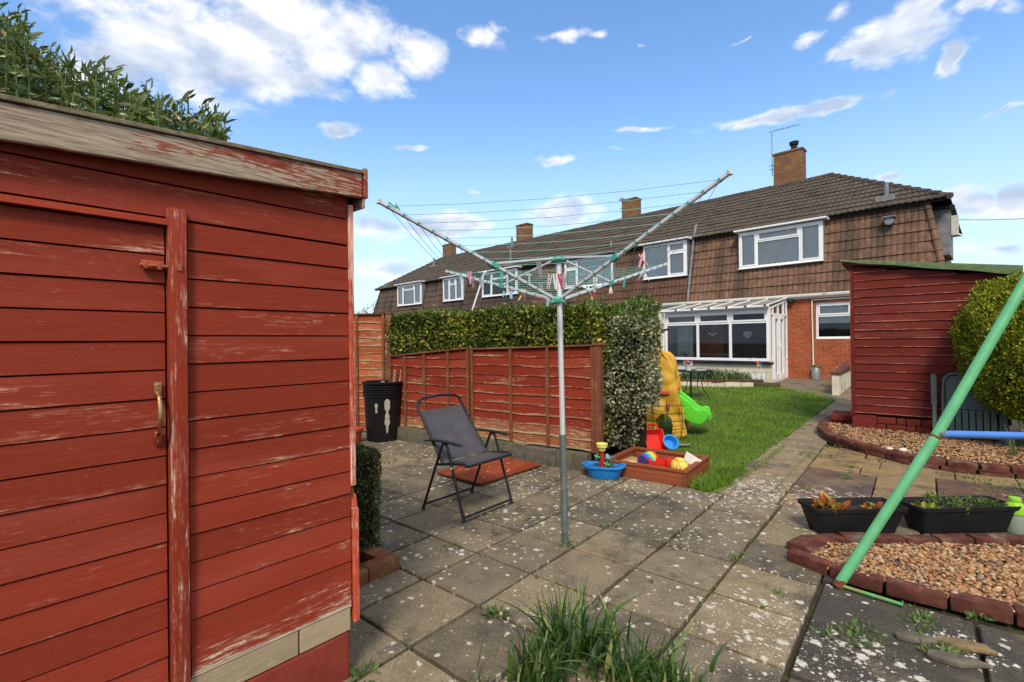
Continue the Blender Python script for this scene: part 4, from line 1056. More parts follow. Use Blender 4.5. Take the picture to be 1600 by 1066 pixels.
PG=[(723,432,'pale blue',.05,'pale blue peg on the far left arm of the airer, outermost'),(733,428,'pink',.05,'pink peg upright near the far left arm, over the small window'),(740,436,'grey',.12,'brownish grey peg hanging open below the pink peg'),
 (752,436,'grey',.05,'dark grey peg on the left cords, beside the white broom handle'),(786,460,'pale green',.16,'pale green peg hanging open under the far left arm, third from its tip'),
 (794,456,'pale blue',.03,'narrow pale blue peg clipped behind the near left arm'),(818,456,'yellow',.28,'yellow peg spread open on the far left arm'),(843,447,'grey',.03,'grey peg low on the cords just left of the mast'),
 (842,420,'grey',.02,'grey peg high on the cords just left of the mast'),(829,428,'pale green',.5,'large pale green peg tilted sideways left of the mast'),(858,434,'lilac',.02,'lilac peg in the row left of the mast, outer one'),
 (864,434,'white',.03,'whitish peg in the row left of the mast, inner one'),(872,430,'crimson',.03,'crimson peg slanting across the mast'),(880,432,'grey',.04,'grey peg just right of the mast, against the window'),(860,463,'pale blue',.04,'pale blue peg low on the inner cords left of the mast'),
 (930,438,'white',.08,'white peg on the cords right of the mast, near the far right arm'),(951,447,'white',.14,'cream peg hanging open from the middle of the far right arm'),(972,443,'teal',.06,'teal peg hanging from the far right arm'),
 (926,457,'white',.7,'white peg lying spread across the far right arm'),(929,462,'dark red',.22,'dark red peg hanging below the far right arm'),(1004,402,'pink',.30,'pink peg open on the outer right cords, left of the kitchen window'),
 (1007,422,'pale green',.30,'pale green peg bundled at the far right arm tip'),(1012,428,'white',.4,'white peg bundled at the far right arm tip'),(782,430,'teal',.05,'teal peg on the near left arm at its strut')]
random.seed(21)
for i,(px,py,c,sp,lab) in enumerate(PG):
    p=near(px,py-2); peg(p,c,sp*1.6,(random.uniform(-.15,.15),random.uniform(-.2,.2)+(.9 if 'sideways' in lab or 'lying' in lab else 0),random.uniform(-.5,.5)),1.15,lab.replace('left of the kitchen window','before the double window'))

# ================================================================== SANDPIT AND TOYS
fr=gp(1073,762); sx=thing('sandpit','low square wooden sandpit with a planked frame at the lawn edge','sandpit',(fr.x,fr.y,0),-37)
def gS(x,y,z=0): 
    a=R_(-37); return Vector((fr.x+x*cos(a)-y*sin(a), fr.y+x*sin(a)+y*cos(a), z))
WS,DS,HS=.84,.74,.155
for (a,b,pl) in (((-WS,0),(0,.026),'x'),((-WS,DS-.026),(0,DS),'x'),((-WS,.027),(-WS+.026,DS-.027),'y'),((-.026,.027),(0,DS-.027),'y')):
    mb=MB(); zz=[(0,.072),(.075,.132)]
    for z0,z1 in zz: mb.box((a[0],a[1],z0),(b[0],b[1],z1),None,0,pl)
    mb.build('side_board',M['sandwood'],sx,bevel=.004)
for (a,b,pl) in (((-WS-.012,-.012),(.012,.045),'x'),((-WS-.012,DS-.045),(.012,DS+.012),'x'),((-WS-.012,.046),(-WS+.045,DS-.046),'y'),((-.045,.046),(.012,DS-.046),'y')):
    mb=MB(); mb.box((a[0],a[1],.133),(b[0],b[1],HS),None,0,pl); mb.build('top_rail',M['sandwood'],sx,bevel=.003)
for x,y in ((-WS-.006,-.006),(-.042,-.006),(-WS-.006,DS-.042),(-.042,DS-.042)):
    mb=MB(); mb.box((x,y,-.02),(x+.048,y+.048,.1325),None,0,'z'); mb.build('corner_post',M['fencepost'],sx,bevel=.003)
vs=[];fs=[];K=24
for j in range(K+1):
    for i in range(K+1):
        x=-WS+.027+(WS-.054)*i/K; y=.027+(DS-.054)*j/K
        vs.append((x,y,.045+.012*sin(x*11)*sin(y*9)+.006*sin(x*31+y*23)+.03*max(0,1-((x+WS)**2+(y-DS*.6)**2)/.06)))
for j in range(K):
    for i in range(K): q=j*(K+1)+i; fs.append((q,q+1,q+K+2,q+K+1))
mb=MB(); mb.add(vs,fs); o=mb.build('sand',M['sand'],sx,smooth=60)
# toys lying on the sand
t=thing('rainbow_drum','rainbow striped toy drum lying on its side in the sandpit','toy',gS(-.50,.32,.125))
t.rotation_euler=(R_(74),0,R_(122))
cols=[(.10,.06,.34),(.05,.12,.5),(.03,.35,.62),(.10,.5,.25),(.75,.62,.05),(.75,.28,.03),(.6,.04,.05)]
mb=MB(); ms=[]
rr=[.088,.088,.088,.086,.083,.079,.074]
for i,c in enumerate(cols):
    ms.append(plain('rainbow_%d'%i,c,.4,var=.1,bump=0)); mb.lathe([(0,-.075+.023*i),(rr[i]-.004,-.075+.023*i),(rr[i],-.071+.023*i),(rr[i],-.058+.023*i),(rr[i]-.004,-.053+.023*i),(0,-.053+.023*i)],n=28,m=i)
mb.lathe([(0,.001),(.05,0),(.06,-.002),(.075,0)],(0,0,.086-.0),20,6) if False else None
mb.build('ring',ms,t,smooth=35)
t=thing('toy_truck','red plastic toy truck in the middle of the sandpit','toy',gS(-.34,.27,.055),0); t.rotation_euler=(0,0,R_(-22))
mb=MB(); mb.prism([(-.12,.05),(-.125,.12),(-.105,.12),(-.095,.065),(.02,.065),(.03,.12),(.04,.12),(.045,.05)],-.065,.065,'y'); mb.box((-.12,-.067,.05),(.04,-.060,.105)); mb.box((-.12,.060,.05),(.04,.067,.105)); mb.build('tipper',M['toy_red'],t,bevel=.004,smooth=40)
mb=MB(); mb.prism([(.05,.03),(.135,.03),(.135,.075),(.115,.085),(.10,.125),(.05,.125)],-.058,.058,'y'); mb.box((-.12,-.04,.02),(.05,.04,.049)); mb.build('cab',M['toy_red'],t,bevel=.006,smooth=40)
for x in (-.08,.09):
    for y in (-.06,.06): mb=MB(); mb.lathe([(0,-.014),(.030,-.014),(.034,-.010),(.034,.010),(.030,.014),(0,.014)],n=18,M=Matrix.Translation((x,y,.030))@Matrix.Rotation(pi/2,4,'X')); mb.build('wheel',M['black'],t,smooth=40)
k=NK('ball_panels',.45); d_,c_=k.vor(k.co(),11,'DISTANCE_TO_EDGE',.85); k.base(k.mix(k.smooth(d_,.03,.05),(.62,.10,.02),k.ramp(k.noise(k.co(),9),[(.3,(.72,.48,.06)),(.7,(.82,.64,.13))]))); M['ball']=k.m
mb=MB(); mb.sphere((0,0,0),.090,28,18); o=mb.build('ball',M['ball'],smooth=180); o.location=gS(-.135,.21,.135); tag(o,'yellow football with orange panel lines in the sandpit','ball')
t=thing('plastic_tub','pale grey plastic tub tipped over in the right corner of the sandpit','tub',gS(-.115,.44,.10)); t.rotation_euler=(R_(-35),R_(28),R_(-30))
mb=MB()
def tub(mb,w,d,h,th=.006,fl=.8,m=0):
    o=[(-w,-d),(w,-d),(w,d),(-w,d)]
    vs=[(x*fl,y*fl,0) for x,y in o]+[(x,y,h) for x,y in o]+[(x-th*(1 if x>0 else -1),y-th*(1 if y>0 else -1),h) for x,y in o]+[((x-th*(1 if x>0 else -1))*fl,(y-th*(1 if y>0 else -1))*fl,th) for x,y in o]
    fs=[(3,2,1,0),(12,13,14,15)]
    for i in range(4):
        j=(i+1)%4; fs+=[(i,j,4+j,4+i),(4+i,4+j,8+j,8+i),(8+i,8+j,12+j,12+i)]
    mb.add(vs,fs,None,m)
tub(mb,.085,.065,.10); mb.build('tub',M['grey_toy'],t,bevel=.008,smooth=40)
mb=MB(); mb.lathe([(0,0),(.03,0),(.045,.012),(.04,.016),(0,.01)],n=16); o=mb.build('sand_mould',M['toy_pale_yellow'],smooth=40); o.location=gS(-.70,.36,.06); tag(o,'small yellow sand mould at the left end of the sandpit','toy')
mb=MB(); mb.lathe([(0,0),(.03,.0),(.036,.02),(.02,.035),(0,.036)],n=14); o=mb.build('toy_disc',M['grey_toy'],smooth=40); o.location=gS(-.245,.12,.055); tag(o,'little grey toy disc lying before the red toy truck','toy')
# red trug and blue bowl behind the sandpit
p=at(1023,700,5.86); t=thing('toy_trug','red toy trug with a slotted handle tipped up behind the sandpit','toy',(p.x,p.y,G(p.x,p.y)+.02)); t.rotation_euler=(R_(62),0,R_(8)); t.scale=(1.12,1.25,1.12)
mb=MB(); tub(mb,.112,.105,.085,.008,.72); mb.build('trug',M['toy_red'],t,bevel=.012,smooth=40)
for o_ in children(t):
    for v in o_.data.vertices: v.co.y+=.11
mb=MB(); mb.tube([(-.06,.205,.08),(-.055,.245,.08),(-.03,.258,.08),(.03,.258,.08),(.055,.245,.08),(.06,.205,.08)],.011,8); mb.build('handle',M['toy_red'],t,smooth=50)
p=at(1047,693,5.80); t=thing('toy_bowl','blue toy bowl leaning tilted beside the red trug on the grass','toy',(p.x,p.y,G(p.x,p.y)+.155)); t.rotation_euler=(R_(55),0,R_(5))
mb=MB(); mb.lathe([(0,-.05),(.055,-.048),(.082,.02),(.095,.022),(.095,.03),(.078,.03),(.052,-.040),(0,-.042)],n=28); mb.build('bowl',M['toy_blue'],t,smooth=35)
p=gp(1066,698); mb=MB(); mb.prism([(-.11,-.03),(-.02,-.05),(.10,-.02),(.12,.03),(.0,.05),(-.09,.03)],0,.012,'z'); o=mb.build('flat_stone',M['greymetal'],bevel=.005); o.location=(p.x,p.y,G(p.x,p.y)+.02); tag(o,'flat grey slate lying in the grass right of the blue bowl','stone')
# ------------------------------------------------------------------ water play boat
p=gp(948,752); t=thing('water_play_boat','blue toy water boat with a red column and pale yellow cup, before the sandpit','toy',(p.x,p.y+.13,0),-16)
n_=48
def ring(f,z,lob=0.0,th=0.0):
    out=[]
    for i in range(n_):
        a=2*pi*i/n_; ex=abs(cos(a))**.75*(1 if cos(a)>0 else -1); ey=abs(sin(a))**.8*(1 if sin(a)>0 else -1)
        r=1+lob*(.5+.5*cos(a*6)); out.append((ex*.212*f*r-0*th, ey*.128*f*r, z+(.012*(abs(cos(a))**4) if lob else 0)))
    return out
rings=[ring(.66,0),ring(.70,.006),ring(.86,.10),ring(.90,.112),ring(1.0,.114,.04),ring(1.01,.124,.04),ring(1.0,.133,.04),ring(.93,.134,.03),ring(.86,.12),ring(.82,.10)]
vs=[q for r_ in rings for q in r_]; fs=[]
for i in range(len(rings)-1):
    for j in range(n_): fs.append((i*n_+j,i*n_+(j+1)%n_,(i+1)*n_+(j+1)%n_,(i+1)*n_+j))
fs.append(tuple(reversed(range(n_)))); 
mb=MB(); mb.add(vs,fs); mb.build('hull',M['toy_blue'],t,smooth=40)
k=NK('water_in_toy',.05,0,.5); k.base((.05,.075,.07)); M['water']=k.m
mb=MB(); mb.add(ring(.83,.103),[tuple(range(n_))]); mb.build('water',M['water'],t)
mb=MB(); mb.tube([(-.02,0,.10),(-.02,0,.285)],.017,16); mb.build('column',M['toy_red'],t,smooth=40)
mb=MB(); mb.lathe([(0,.27),(.034,.275),(.040,.30),(.054,.312),(.056,.335),(.060,.337),(.060,.348),(.050,.348),(.046,.325),(0,.30)],(-.02,0,0),24); mb.build('cup',M['toy_pale_yellow'],t,smooth=40)
for (x,z) in ((-.068,.215),(.028,.145)):
    mb=MB()
    for q in range(4):
        a=q*pi/2+.3; mb.box((-.003,-.024,.004),(.003,.024,.030),Matrix.Translation((x,-.01,z))@Matrix.Rotation(a,4,'Y'))
    for y in (-.036,.014): mb.lathe([(0,0),(.030,0),(.030,.003),(0,.003)],n=16,M=Matrix.Translation((x,y,z))@Matrix.Rotation(-pi/2,4,'X')) if False else None
    mb.tube([(x,-.03,z),(x,.03,z)],.006,8); mb.build('paddle_wheel',M['toy_green'],t,bevel=.0015)
mb=MB(); mb.prism([(.02,.245),(.045,.235),(.062,.20),(.02,.20)],-.02,.02,'y'); mb.build('funnel',plain('pale_blue_toy',(.32,.48,.55),.4),t,bevel=.003)

# ================================================================== YELLOW CLIMBER WITH GREEN SLIDE
t=thing('play_climber','yellow rock-shaped toddler climbing frame with a green slide, red deck and net, on the lawn','climbing frame',(2.15,6.8,G(0,6.8)),-30)
T0=Vector((2.15,6.8,G(0,6.8)))
def lp_(px,py,Y):
    p=at(px,py,Y)-T0; a=R_(30); return (p.x*cos(a)-p.y*sin(a), p.x*sin(a)+p.y*cos(a), p.z)
def rock(name, outline, y0, y1, holes):
    mb=MB(); mb.prism(outline,y0,y1,'y'); o=mb.build(name,M['climb_yellow'],t)
    md=o.modifiers.new('remesh','REMESH'); md.mode='VOXEL'; md.voxel_size=.018
    tx=bpy.data.textures.new('rock','VORONOI'); tx.noise_scale=.30; tx.distance_metric='DISTANCE'
    ds=o.modifiers.new('lumps','DISPLACE'); ds.texture=tx; ds.strength=-.10; ds.mid_level=.35
    sm=o.modifiers.new('smooth','SMOOTH'); sm.factor=.5; sm.iterations=3
    dg=bpy.context.evaluated_depsgraph_get(); dg.update(); me=bpy.data.meshes.new_from_object(o.evaluated_get(dg)); o.modifiers.clear(); o.data=me
    me.polygons.foreach_set('use_smooth',[True]*len(me.polygons))
    mb=MB()
    for (x,z) in holes: mb.lathe([(.012,-.004),(.030,-.006),(.034,0),(.030,.008),(.0,.006)],n=18,M=Matrix.Translation((x,y0-.030,z))@Matrix.Rotation(pi/2,4,'X'))
    mb.build('bolt_hole',M['platform_red'],o,smooth=50)
    return o
PO=[(1014,556),(1024,543),(1034,545),(1042,556),(1050,574),(1056,596),(1058,612),(1063,630),(1067,652),(1070,685),(1050,687),(1049,664),(1043,652),(1033,648),(1026,655),(1023,690),(1000,694),(1001,650),(1004,610),(1008,575)]
def flat(px,py):
    p=lp_(px,py,6.8); return p
# put the outline on the plane y=0 of the climber
def onplane(px,py,yl=0.0):
    a=R_(-30); n=Vector((-sin(a),cos(a),0)); p0=T0+n*yl; d=ray(px,py); tt=(p0-CAM).dot(n)/d.dot(n); p=CAM+d*tt-T0
    return (p.x*cos(a)+p.y*sin(a), p.z)
out=[onplane(*q) for q in PO]
out=[(x,max(z,-.02)) for x,z in out]
rock('rock_wall',out,0,.17,[onplane(1029,559),onplane(1045,633)])
rock('rock_wall',[(x-.05,z*.96) for x,z in out],.62,.79,[])
xs=[q[0] for q in out]; xc=sum(xs)/len(xs)
dk=onplane(1040,613)[1]
mb=MB(); mb.box((min(xs)-.1,-.03,dk-.03),(onplane(1047,612)[0],.80,dk+.02)); mb.build('deck',M['platform_red'],t,bevel=.01)
mb=MB(); x1=max(xs)+.02
for q in range(5):
    f=q/4; a=Vector((min(xs)-.05,-.06,.02+.5*f)); b=Vector((x1,-.05,.05+.42*f)); mb.tube([a,a.lerp(b,.5)+Vector((0,-.03,-.05)),b],.005,6)
for q in range(4):
    x=min(xs)+ (x1-min(xs))*q/3.3; mb.tube([(x,-.06,.0),(x+.03,-.085,.25),(x,-.06,.52)],.005,6)
mb.build('net',M['blackmat'],t,smooth=50)
# slide: scalloped side walls with the chute between them
SO=[(1056,613),(1066,619),(1073,625),(1080,630),(1086,637),(1093,641),(1100,638),(1106,642),(1108,650),(1104,658),(1095,664),(1083,662),(1071,655),(1056,646)]
so=[onplane(px,py,.30) for px,py in SO]; so=[(x,max(z,.03)) for x,z in so]
mb=MB(); mb.prism(so,.26,.315,'y'); mb.prism([(x-.02,z) for x,z in so],.62,.675,'y')
up_=so[:9]; 
mb2=[(x,z-.075) for x,z in up_]
vs=[];fs=[]
for (x,z) in mb2: vs+=[(x,.30,max(z,.05)),(x,.645,max(z,.05))]
for q in range(len(mb2)-1): fs.append((2*q,2*q+2,2*q+3,2*q+1))
mb.add(vs,fs); mb.build('slide',M['slide_green'],t,smooth=40,bevel=.018,seg=3)

# ================================================================== SWING FRAME
SB=gp(1309,917); s2=at(1465,678,SB.y); s3=at(1600,440,SB.y); dirp=(s3-SB).normalized(); TT=SB+dirp*2.35
t=thing('swing_frame','leaning green metal swing pole with a blue crossbar, its foot by the gravel bed','swing frame',(SB.x,SB.y,0))
mb=MB(); mb.tube([SB-SB+Vector((0,0,.005)),(s2-SB)*.97],.0265,24); mb.tube([(s2-SB)*.985,TT-SB],.0265,24); mb.build('pole',M['green_tube'],t,smooth=40)
mb=MB(); q=(s2-SB); mb.tube([q*.966,q*.989],.0258,24); mb.tube([Vector((-.004,0,.0)),dirp*.045],.0272,24); mb.build('rusty_joint',M['rust'],t,smooth=40)
bp_=q*1.005+Vector((.0,-.0255,.0)); mb=MB(); mb.lathe([(0,0),(.018,0),(.018,.004),(.011,.005),(.011,.012),(0,.012)],n=6,M=Matrix.Translation(bp_)@Matrix.Rotation(pi/2,4,'X')); mb.build('bolt',M['galv'],t)
cb=at(1600,681,SB.y+.03)-SB; c0=q*.985+Vector((.0,.0,.012)); cd=(cb-c0).normalized(); mb=MB(); mb.tube([c0,c0+cd*1.9],.0205,18); mb.build('crossbar',M['blue_tube'],t,smooth=40)
e=gp(1411,949); mb=MB(); mb.tube([Vector((0,0,.012)),Vector((e.x-SB.x,e.y-SB.y,.012))],.0095,10); mb.build('ground_peg_bar',plain('rusty_green_rod',(.10,.36,.12),.5,dirt=(.25,.20,.06),dirtamt=.6,scale=20),t,smooth=40)
# far legs out of the picture, so that the frame stands
mb=MB(); mb.tube([TT-SB,Vector((2.35,.2,.01))],.0265,18); mb.build('pole',M['green_tube'],t,smooth=40)
mb=MB(); mb.tube([TT-SB,TT-SB+Vector((.9,-1.9,0))],.0265,18); mb.build('top_bar',M['green_tube'],t,smooth=40)

# ================================================================== PLANTERS
def planter(a,b,label,h=.20):
    a=gp(*a);b=gp(*b); ex=(b-a); L=ex.length; rz=math.degrees(math.atan2(ex.y,ex.x)); c=(a+b)/2
    t=thing('trough_planter',label,'planter',(c.x,c.y,0),rz,'black trough planters')
    w0,d0,w1,d1=L/2,.075,L/2+.055,.125; vs=[];fs=[]
    def rr_(w,d,z,r): 
        out=[]
        for sx_,sy_,a0 in ((1,-1,-90),(1,1,0),(-1,1,90),(-1,-1,180)):
            for q in range(4): an=R_(a0+30*q); out.append((sx_*(w-r)+r*cos(an), sy_*(d-r)+.085+r*sin(an),z))
        return out
    R=[rr_(w0,d0,0,.03),rr_(w0+.005,d0+.004,.008,.03),rr_(w1-.010,d1-.008,h-.03,.03),rr_(w1,d1,h-.028,.025),rr_(w1+.004,d1+.004,h,.025),rr_(w1-.008,d1-.008,h,.02),rr_(w1-.025,d1-.022,h-.055,.02)]
    n=16
    vs=[q for r_ in R for q in r_]
    for i in range(len(R)-1):
        for j in range(n): fs.append((i*n+j,i*n+(j+1)%n,(i+1)*n+(j+1)%n,(i+1)*n+j))
    fs.append(tuple(reversed(range(n)))); mb=MB(); mb.add(vs,fs); mb.build('trough',M['blackmat'],t,smooth=35)
    mb=MB(); mb.add([(x,y,z+.004) for x,y,z in R[-1]],[tuple(range(n))]); mb.build('compost',M['soil'],t)
    return t
p1=planter((1285,838),(1402,836),'black plastic trough with orange leaved strawberry plants, left of the pair of troughs')
p2=planter((1446,836),(1577,833),'longer black plastic trough sprouting low green weeds, right of the pair of troughs')
M['straw']=leafmat('autumn_leaf',[(0,(.32,.05,.02)),(.35,(.42,.14,.03)),(.7,(.50,.30,.04)),(1,(.30,.34,.06))],.5,.3,.3)
M['weed']=leafmat('weed_leaf',[(0,(.06,.12,.03)),(.5,(.12,.20,.05)),(1,(.22,.27,.08))],.5,.3,.3)
M['lime']=leafmat('lime_leaf',[(0,(.30,.36,.04)),(1,(.50,.48,.08))],.5,.3,.3)
def clump(name,label,cat,p,n,r,L,W,mat,up=.5,zs=.03,low=False,seed=0,group=None):
    rs=np.random.RandomState(seed); a=rs.rand(n)*2*pi; q=np.sqrt(rs.rand(n))*r
    C=np.column_stack([q*np.cos(a),q*np.sin(a),rs.rand(n)*zs]); D=np.column_stack([np.cos(a)+rs.normal(0,.5,n),np.sin(a)+rs.normal(0,.5,n),np.full(n,up)+rs.normal(0,.3,n)])
    np.random.seed(seed); o=leaves(name,C,D,rs.uniform(.6,1.3,n)*L,rs.uniform(.7,1.2,n)*W,mat); o.location=p; return tag(o,label,cat,group)
def inP(t,x,y,z): return t.matrix_basis@Vector((x,y,z))
clump('strawberry_plant','strawberry plant with orange and yellow leaves at the left end of its trough','plant',inP(p1,-.16,.06,.15),30,.085,.075,.05,M['straw'],.75,.05,seed=2)
clump('strawberry_plant','small red leaved strawberry plant at the right end of its trough','plant',inP(p1,.16,.08,.15),14,.06,.05,.035,M['straw'],.6,.03,seed=3)
clump('lime_plant','little lime yellow plant at the left end of the longer trough','plant',inP(p2,-.26,.05,.16),14,.05,.055,.04,M['lime'],.5,.03,seed=4)
clump('trough_weeds','bushy green weeds in the middle of the longer trough','plant',inP(p2,-.07,.085,.15),200,.13,.032,.016,M['weed'],.9,.08,seed=5)
clump('trough_weeds','low pale green weeds at the right end of the longer trough','plant',inP(p2,.23,.085,.15),120,.10,.032,.015,M['weed'],.8,.05,seed=6)
# lime topped bottle at the frame edge
p=gp(1598,836); t=thing('plastic_bottle','clear plastic bottle with a lime green top, right of the longer trough','bottle',(p.x,p.y+.05,0))
mb=MB(); mb.lathe([(0,0),(.055,0),(.06,.01),(.060,.125),(.056,.14)],n=28); k=NK('cloudy_plastic',.25,0,.4); k.base((.42,.52,.40)); k.p.inputs['Transmission Weight'].default_value=.35; mb.build('body',k.m,t,smooth=40)
mb=MB(); mb.lathe([(.057,.135),(.064,.14),(.062,.17),(.045,.205),(.028,.222),(.028,.23)],n=28); mb.build('shoulder',plain('lime_plastic',(.32,.62,.03),.35,var=.1,bump=0),t,smooth=40)
mb=MB(); mb.lathe([(0,.25),(.032,.25),(.034,.245),(.034,.226),(.0,.226)],n=28); mb.build('cap',plain('lime_cap',(.30,.66,.06),.35,var=.1,bump=0),t,smooth=40)

# ================================================================== MAROON SHED ON THE RIGHT
rs0=gp(1332,676); gz=rs0.z
t=thing('painted_shed','maroon board shed with a green felt roof standing on red painted bricks','shed',(rs0.x,rs0.y,gz),-40)
W2,D2=1.60,2.1
random.seed(31)
n=18; h=(2.42-.30)/n; mb=MB()
for i in range(n):
    a=.30+i*h; pr=[(-.020,a),(-.016,a+.010),(-.003,a+h),(.012,a+h),(.012,a)]; xa,xb=.035,W2-.035
    tr=2.42; zc=lambda x: 2.40-.165*x
    if a>zc(xb)-.02:
        xb=min(xb,(2.40-a-.03)/.165)
        if xb<xa+.05: continue
    vs=[];uv=[]
    K=24
    for j in range(K+1):
        x=xa+(xb-xa)*j/K
        for (y_,z_) in pr: z2=min(z_,zc(x)); vs.append((x,y_,z2)); uv.append((x,z_-a))
    fs=[(0,1,2,3,4),tuple(K*5+q for q in (4,3,2,1,0))]
    for j in range(K):
        for q in range(5): fs.append((j*5+q,(j+1)*5+q,(j+1)*5+(q+1)%5,j*5+(q+1)%5))
    mb.add(vs,[tuple(f) for f in fs],uv)
mb.build('wall_boards',M['shed2'],t)
mb=MB(); mb.prism([(0,.28),(W2,.28),(W2,2.12),(0,2.385)],.013,D2,'y'); mb.build('backing',M['reddark'],t)
mb=MB(); mb.box((-.012,-.030,.27),(.034,.05,2.39),None,0,'z'); mb.box((W2-.034,-.030,.27),(W2+.012,.05,2.12),None,0,'z'); mb.build('corner_board',M['shed2'],t,bevel=.003)
mb=MB(); mb.box((-.014,.051,.28),(-.001,D2,2.36)); mb.build('side_boards',M['shed2'],t)
mb=MB(); mb.prism([(-.10,2.435),(W2+.10,2.155),(W2+.10,2.20),(-.10,2.48)],-.085,D2+.1,'y'); mb.build('roof_deck',M['shed2'],t)
mb=MB(); mb.prism([(-.115,2.487),(W2+.115,2.205),(W2+.115,2.225),(-.115,2.505)],-.10,D2+.1,'y')
N=30; vs=[];fs=[]
for j in range(N+1):
    x=-.115+(W2+.23)*j/N; zt=2.505-(x+.115)*.153; dp=(.030+.085*(x+.115)/1.83)+.006*sin(x*9); w_=.004*sin(x*13)
    for (y_,z_) in ((-.100,zt),(-.108+w_,zt-.01),(-.110+w_*2,zt-dp),(-.104+w_*2,zt-dp),(-.101,zt-.02)): vs.append((x,y_,z_))
for j in range(N):
    for q in range(5): fs.append((j*5+q,(j+1)*5+q,(j+1)*5+(q+1)%5,j*5+(q+1)%5))
mb.add(vs,fs); mb.build('felt_roof',M['greenfelt'],t,smooth=40)
# brick base: solid pier at the corner, stacked bricks along
M['redbrick']=plain('red_painted_brick',(.15,.020,.013),.7,var=.3,scale=14,bump=.5)
mb=MB(); mb.box((0,-.012,-.05),(.28,.1,.268)); mb.build('pier',M['redbrick'],t,bevel=.006)
mb=MB(); x=.29
for r in range(3):
    x=.288+(.0 if r%2 else -.0)
    while x<W2-.02:
        L=random.choice([.105,.16,.215]); z=-.03+r*.097; 
        if random.random()<.8 or L<.12: mb.box((x,-.006+random.uniform(-.012,.012),z),(min(x+L,W2)-.010,.1,z+.090))
        else: mb.box((x,-.006,z),(min(x+L,W2)-.010,.1,z+.185)) if r==0 else mb.box((x,0.0,z),(min(x+L,W2)-.010,.1,z+.090))
        x+=L
mb.build('brick_base',M['redbrick'],t,bevel=.008,smooth=40)
mb=MB(); mb.box((.0,.09,-.05),(W2,D2,.27)); mb.build('plinth',M['reddark'],t)
# red painted blocks by its door as a step
p=gp(1306,668); t=thing('block_step','maroon painted concrete blocks stacked as a step at the shed corner','step',(rs0.x,rs0.y,gz),-40)
mb=MB(); mb.box((-.30,.22,-.03),(-.02,.75,.115)); mb.box((-.29,.20,.125),(-.02,.75,.215)); mb.build('block',M['redbrick'],t,bevel=.008,smooth=40)

# ------------------------------------------------------------------ golden conifer
CX=Vector((6.08,5.55,G(0,5.5)))
t=thing('golden_conifer','rounded golden green conifer in front of the maroon shed','conifer',CX)
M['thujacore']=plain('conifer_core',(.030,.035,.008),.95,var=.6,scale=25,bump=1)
np.random.seed(9); rs=np.random.RandomState(9); n=9500
z=rs.uniform(-1,1,n); a=rs.rand(n)*2*pi; r=np.sqrt(1-z*z); Nn=np.column_stack([r*np.cos(a),r*np.sin(a),z])
lum=1+.05*np.sin(Nn[:,0]*7+1)*np.sin(Nn[:,2]*6)+.05*np.sin(Nn[:,1]*9)*np.sin(Nn[:,2]*11+2)+rs.normal(0,.02,n)
rad=np.column_stack([.68*(1+.0*z),.68*np.ones(n),.80*np.ones(n)])
se=(np.sqrt(1-z*z)**2.8+np.abs(z)**2.8)**(-1/2.8); prof=np.ones(n); lum=lum*np.where(z<0,1-.0*z,se)
C0=Nn*rad*lum[:,None]*np.column_stack([prof,prof,prof])+np.array([0,0,1.24])
D0=Nn*.38+np.array([0,0,.75])+rs.normal(0,.38,(n,3)); D0/=np.linalg.norm(D0,axis=1)[:,None]
# each spray: a little fan of scale leaves
m=9; C=np.repeat(C0,m,0)+np.repeat(D0,m,0)*np.tile(np.linspace(-.10,.03,m),n)[:,None]+rs.normal(0,.014,(n*m,3))
D=np.repeat(D0,m,0)+rs.normal(0,.40,(n*m,3))
leaves_lo('foliage',C,D,rs.uniform(.03,.06,n*m),rs.uniform(.013,.022,n*m),M['thuja'],t)
mb=MB(); mb.sphere((0,0,1.22),1,24,16,sq=(.60,.60,.73)); mb.build('branches',M['thujacore'],t,smooth=180)
mb=MB(); mb.tube([(0,0,-.05),(.02,0,.7)],[.06,.05],10); mb.build('trunk',M['twig'],t,smooth=60)
for i,(px,py,h_) in enumerate(((1561,705,.40),)):
    b=gp(px,py,.08)+Vector((-.1,-.25,0)); o=blades('tall_weed',np.array([[b.x+random.uniform(-.02,.02),b.y+random.uniform(-.02,.02),.07] for _ in range(16)]),np.random.uniform(.12,.42,16),.016,np.random.uniform(.1,.7,16),M['weed'],seg=4); tag(o,'thin pale green stalk plant growing from the gravel beneath the conifer','plant')
o=blades('dark_grass_tuft',np.array([[gp(1590,697,.08).x+random.uniform(-.10,.2),gp(1590,697,.08).y+random.uniform(-.1,.15),.07] for _ in range(60)]),np.random.uniform(.08,.26,60),.010,np.random.uniform(.3,1.2,60),M['weed'],seg=4); tag(o,'loose tuft of grassy leaves in the shade under the conifer','plant')
# ------------------------------------------------------------------ folded resin chair against the shed
cL=gp(1452,706,.08)
t=thing('folded_garden_chair','folded grey green plastic garden chair leaning on the maroon shed','chair',(rs0.x,rs0.y,gz),-40)
tl=R_(9)
Mx=Matrix.Translation((.86,-.26,.055))@Matrix.Rotation(-tl,4,'X')
RM=M['resin']
def rbox(name,lo,hi,bev=.012,m=RM,Mm=Mx): 
    mb=MB(); mb.box(lo,hi,Mm); return mb.build(name,m,t,bevel=bev,seg=3,smooth=40)
rbox('arm',(.0,-.02,.44),(.065,.02,.84),.018); rbox('leg',(.012,-.015,.0),(.055,.012,.45),.008)
mb=MB()
mb.tube([Mx@Vector(q) for q in ((.115,0,.04),(.12,0,.60),(.13,0,.78),(.18,0,.84),(.26,0,.855),(.50,0,.855),(.58,0,.84),(.63,0,.78),(.64,0,.60),(.645,0,.04))],.018,10); mb.build('back_frame',RM,t,smooth=50)
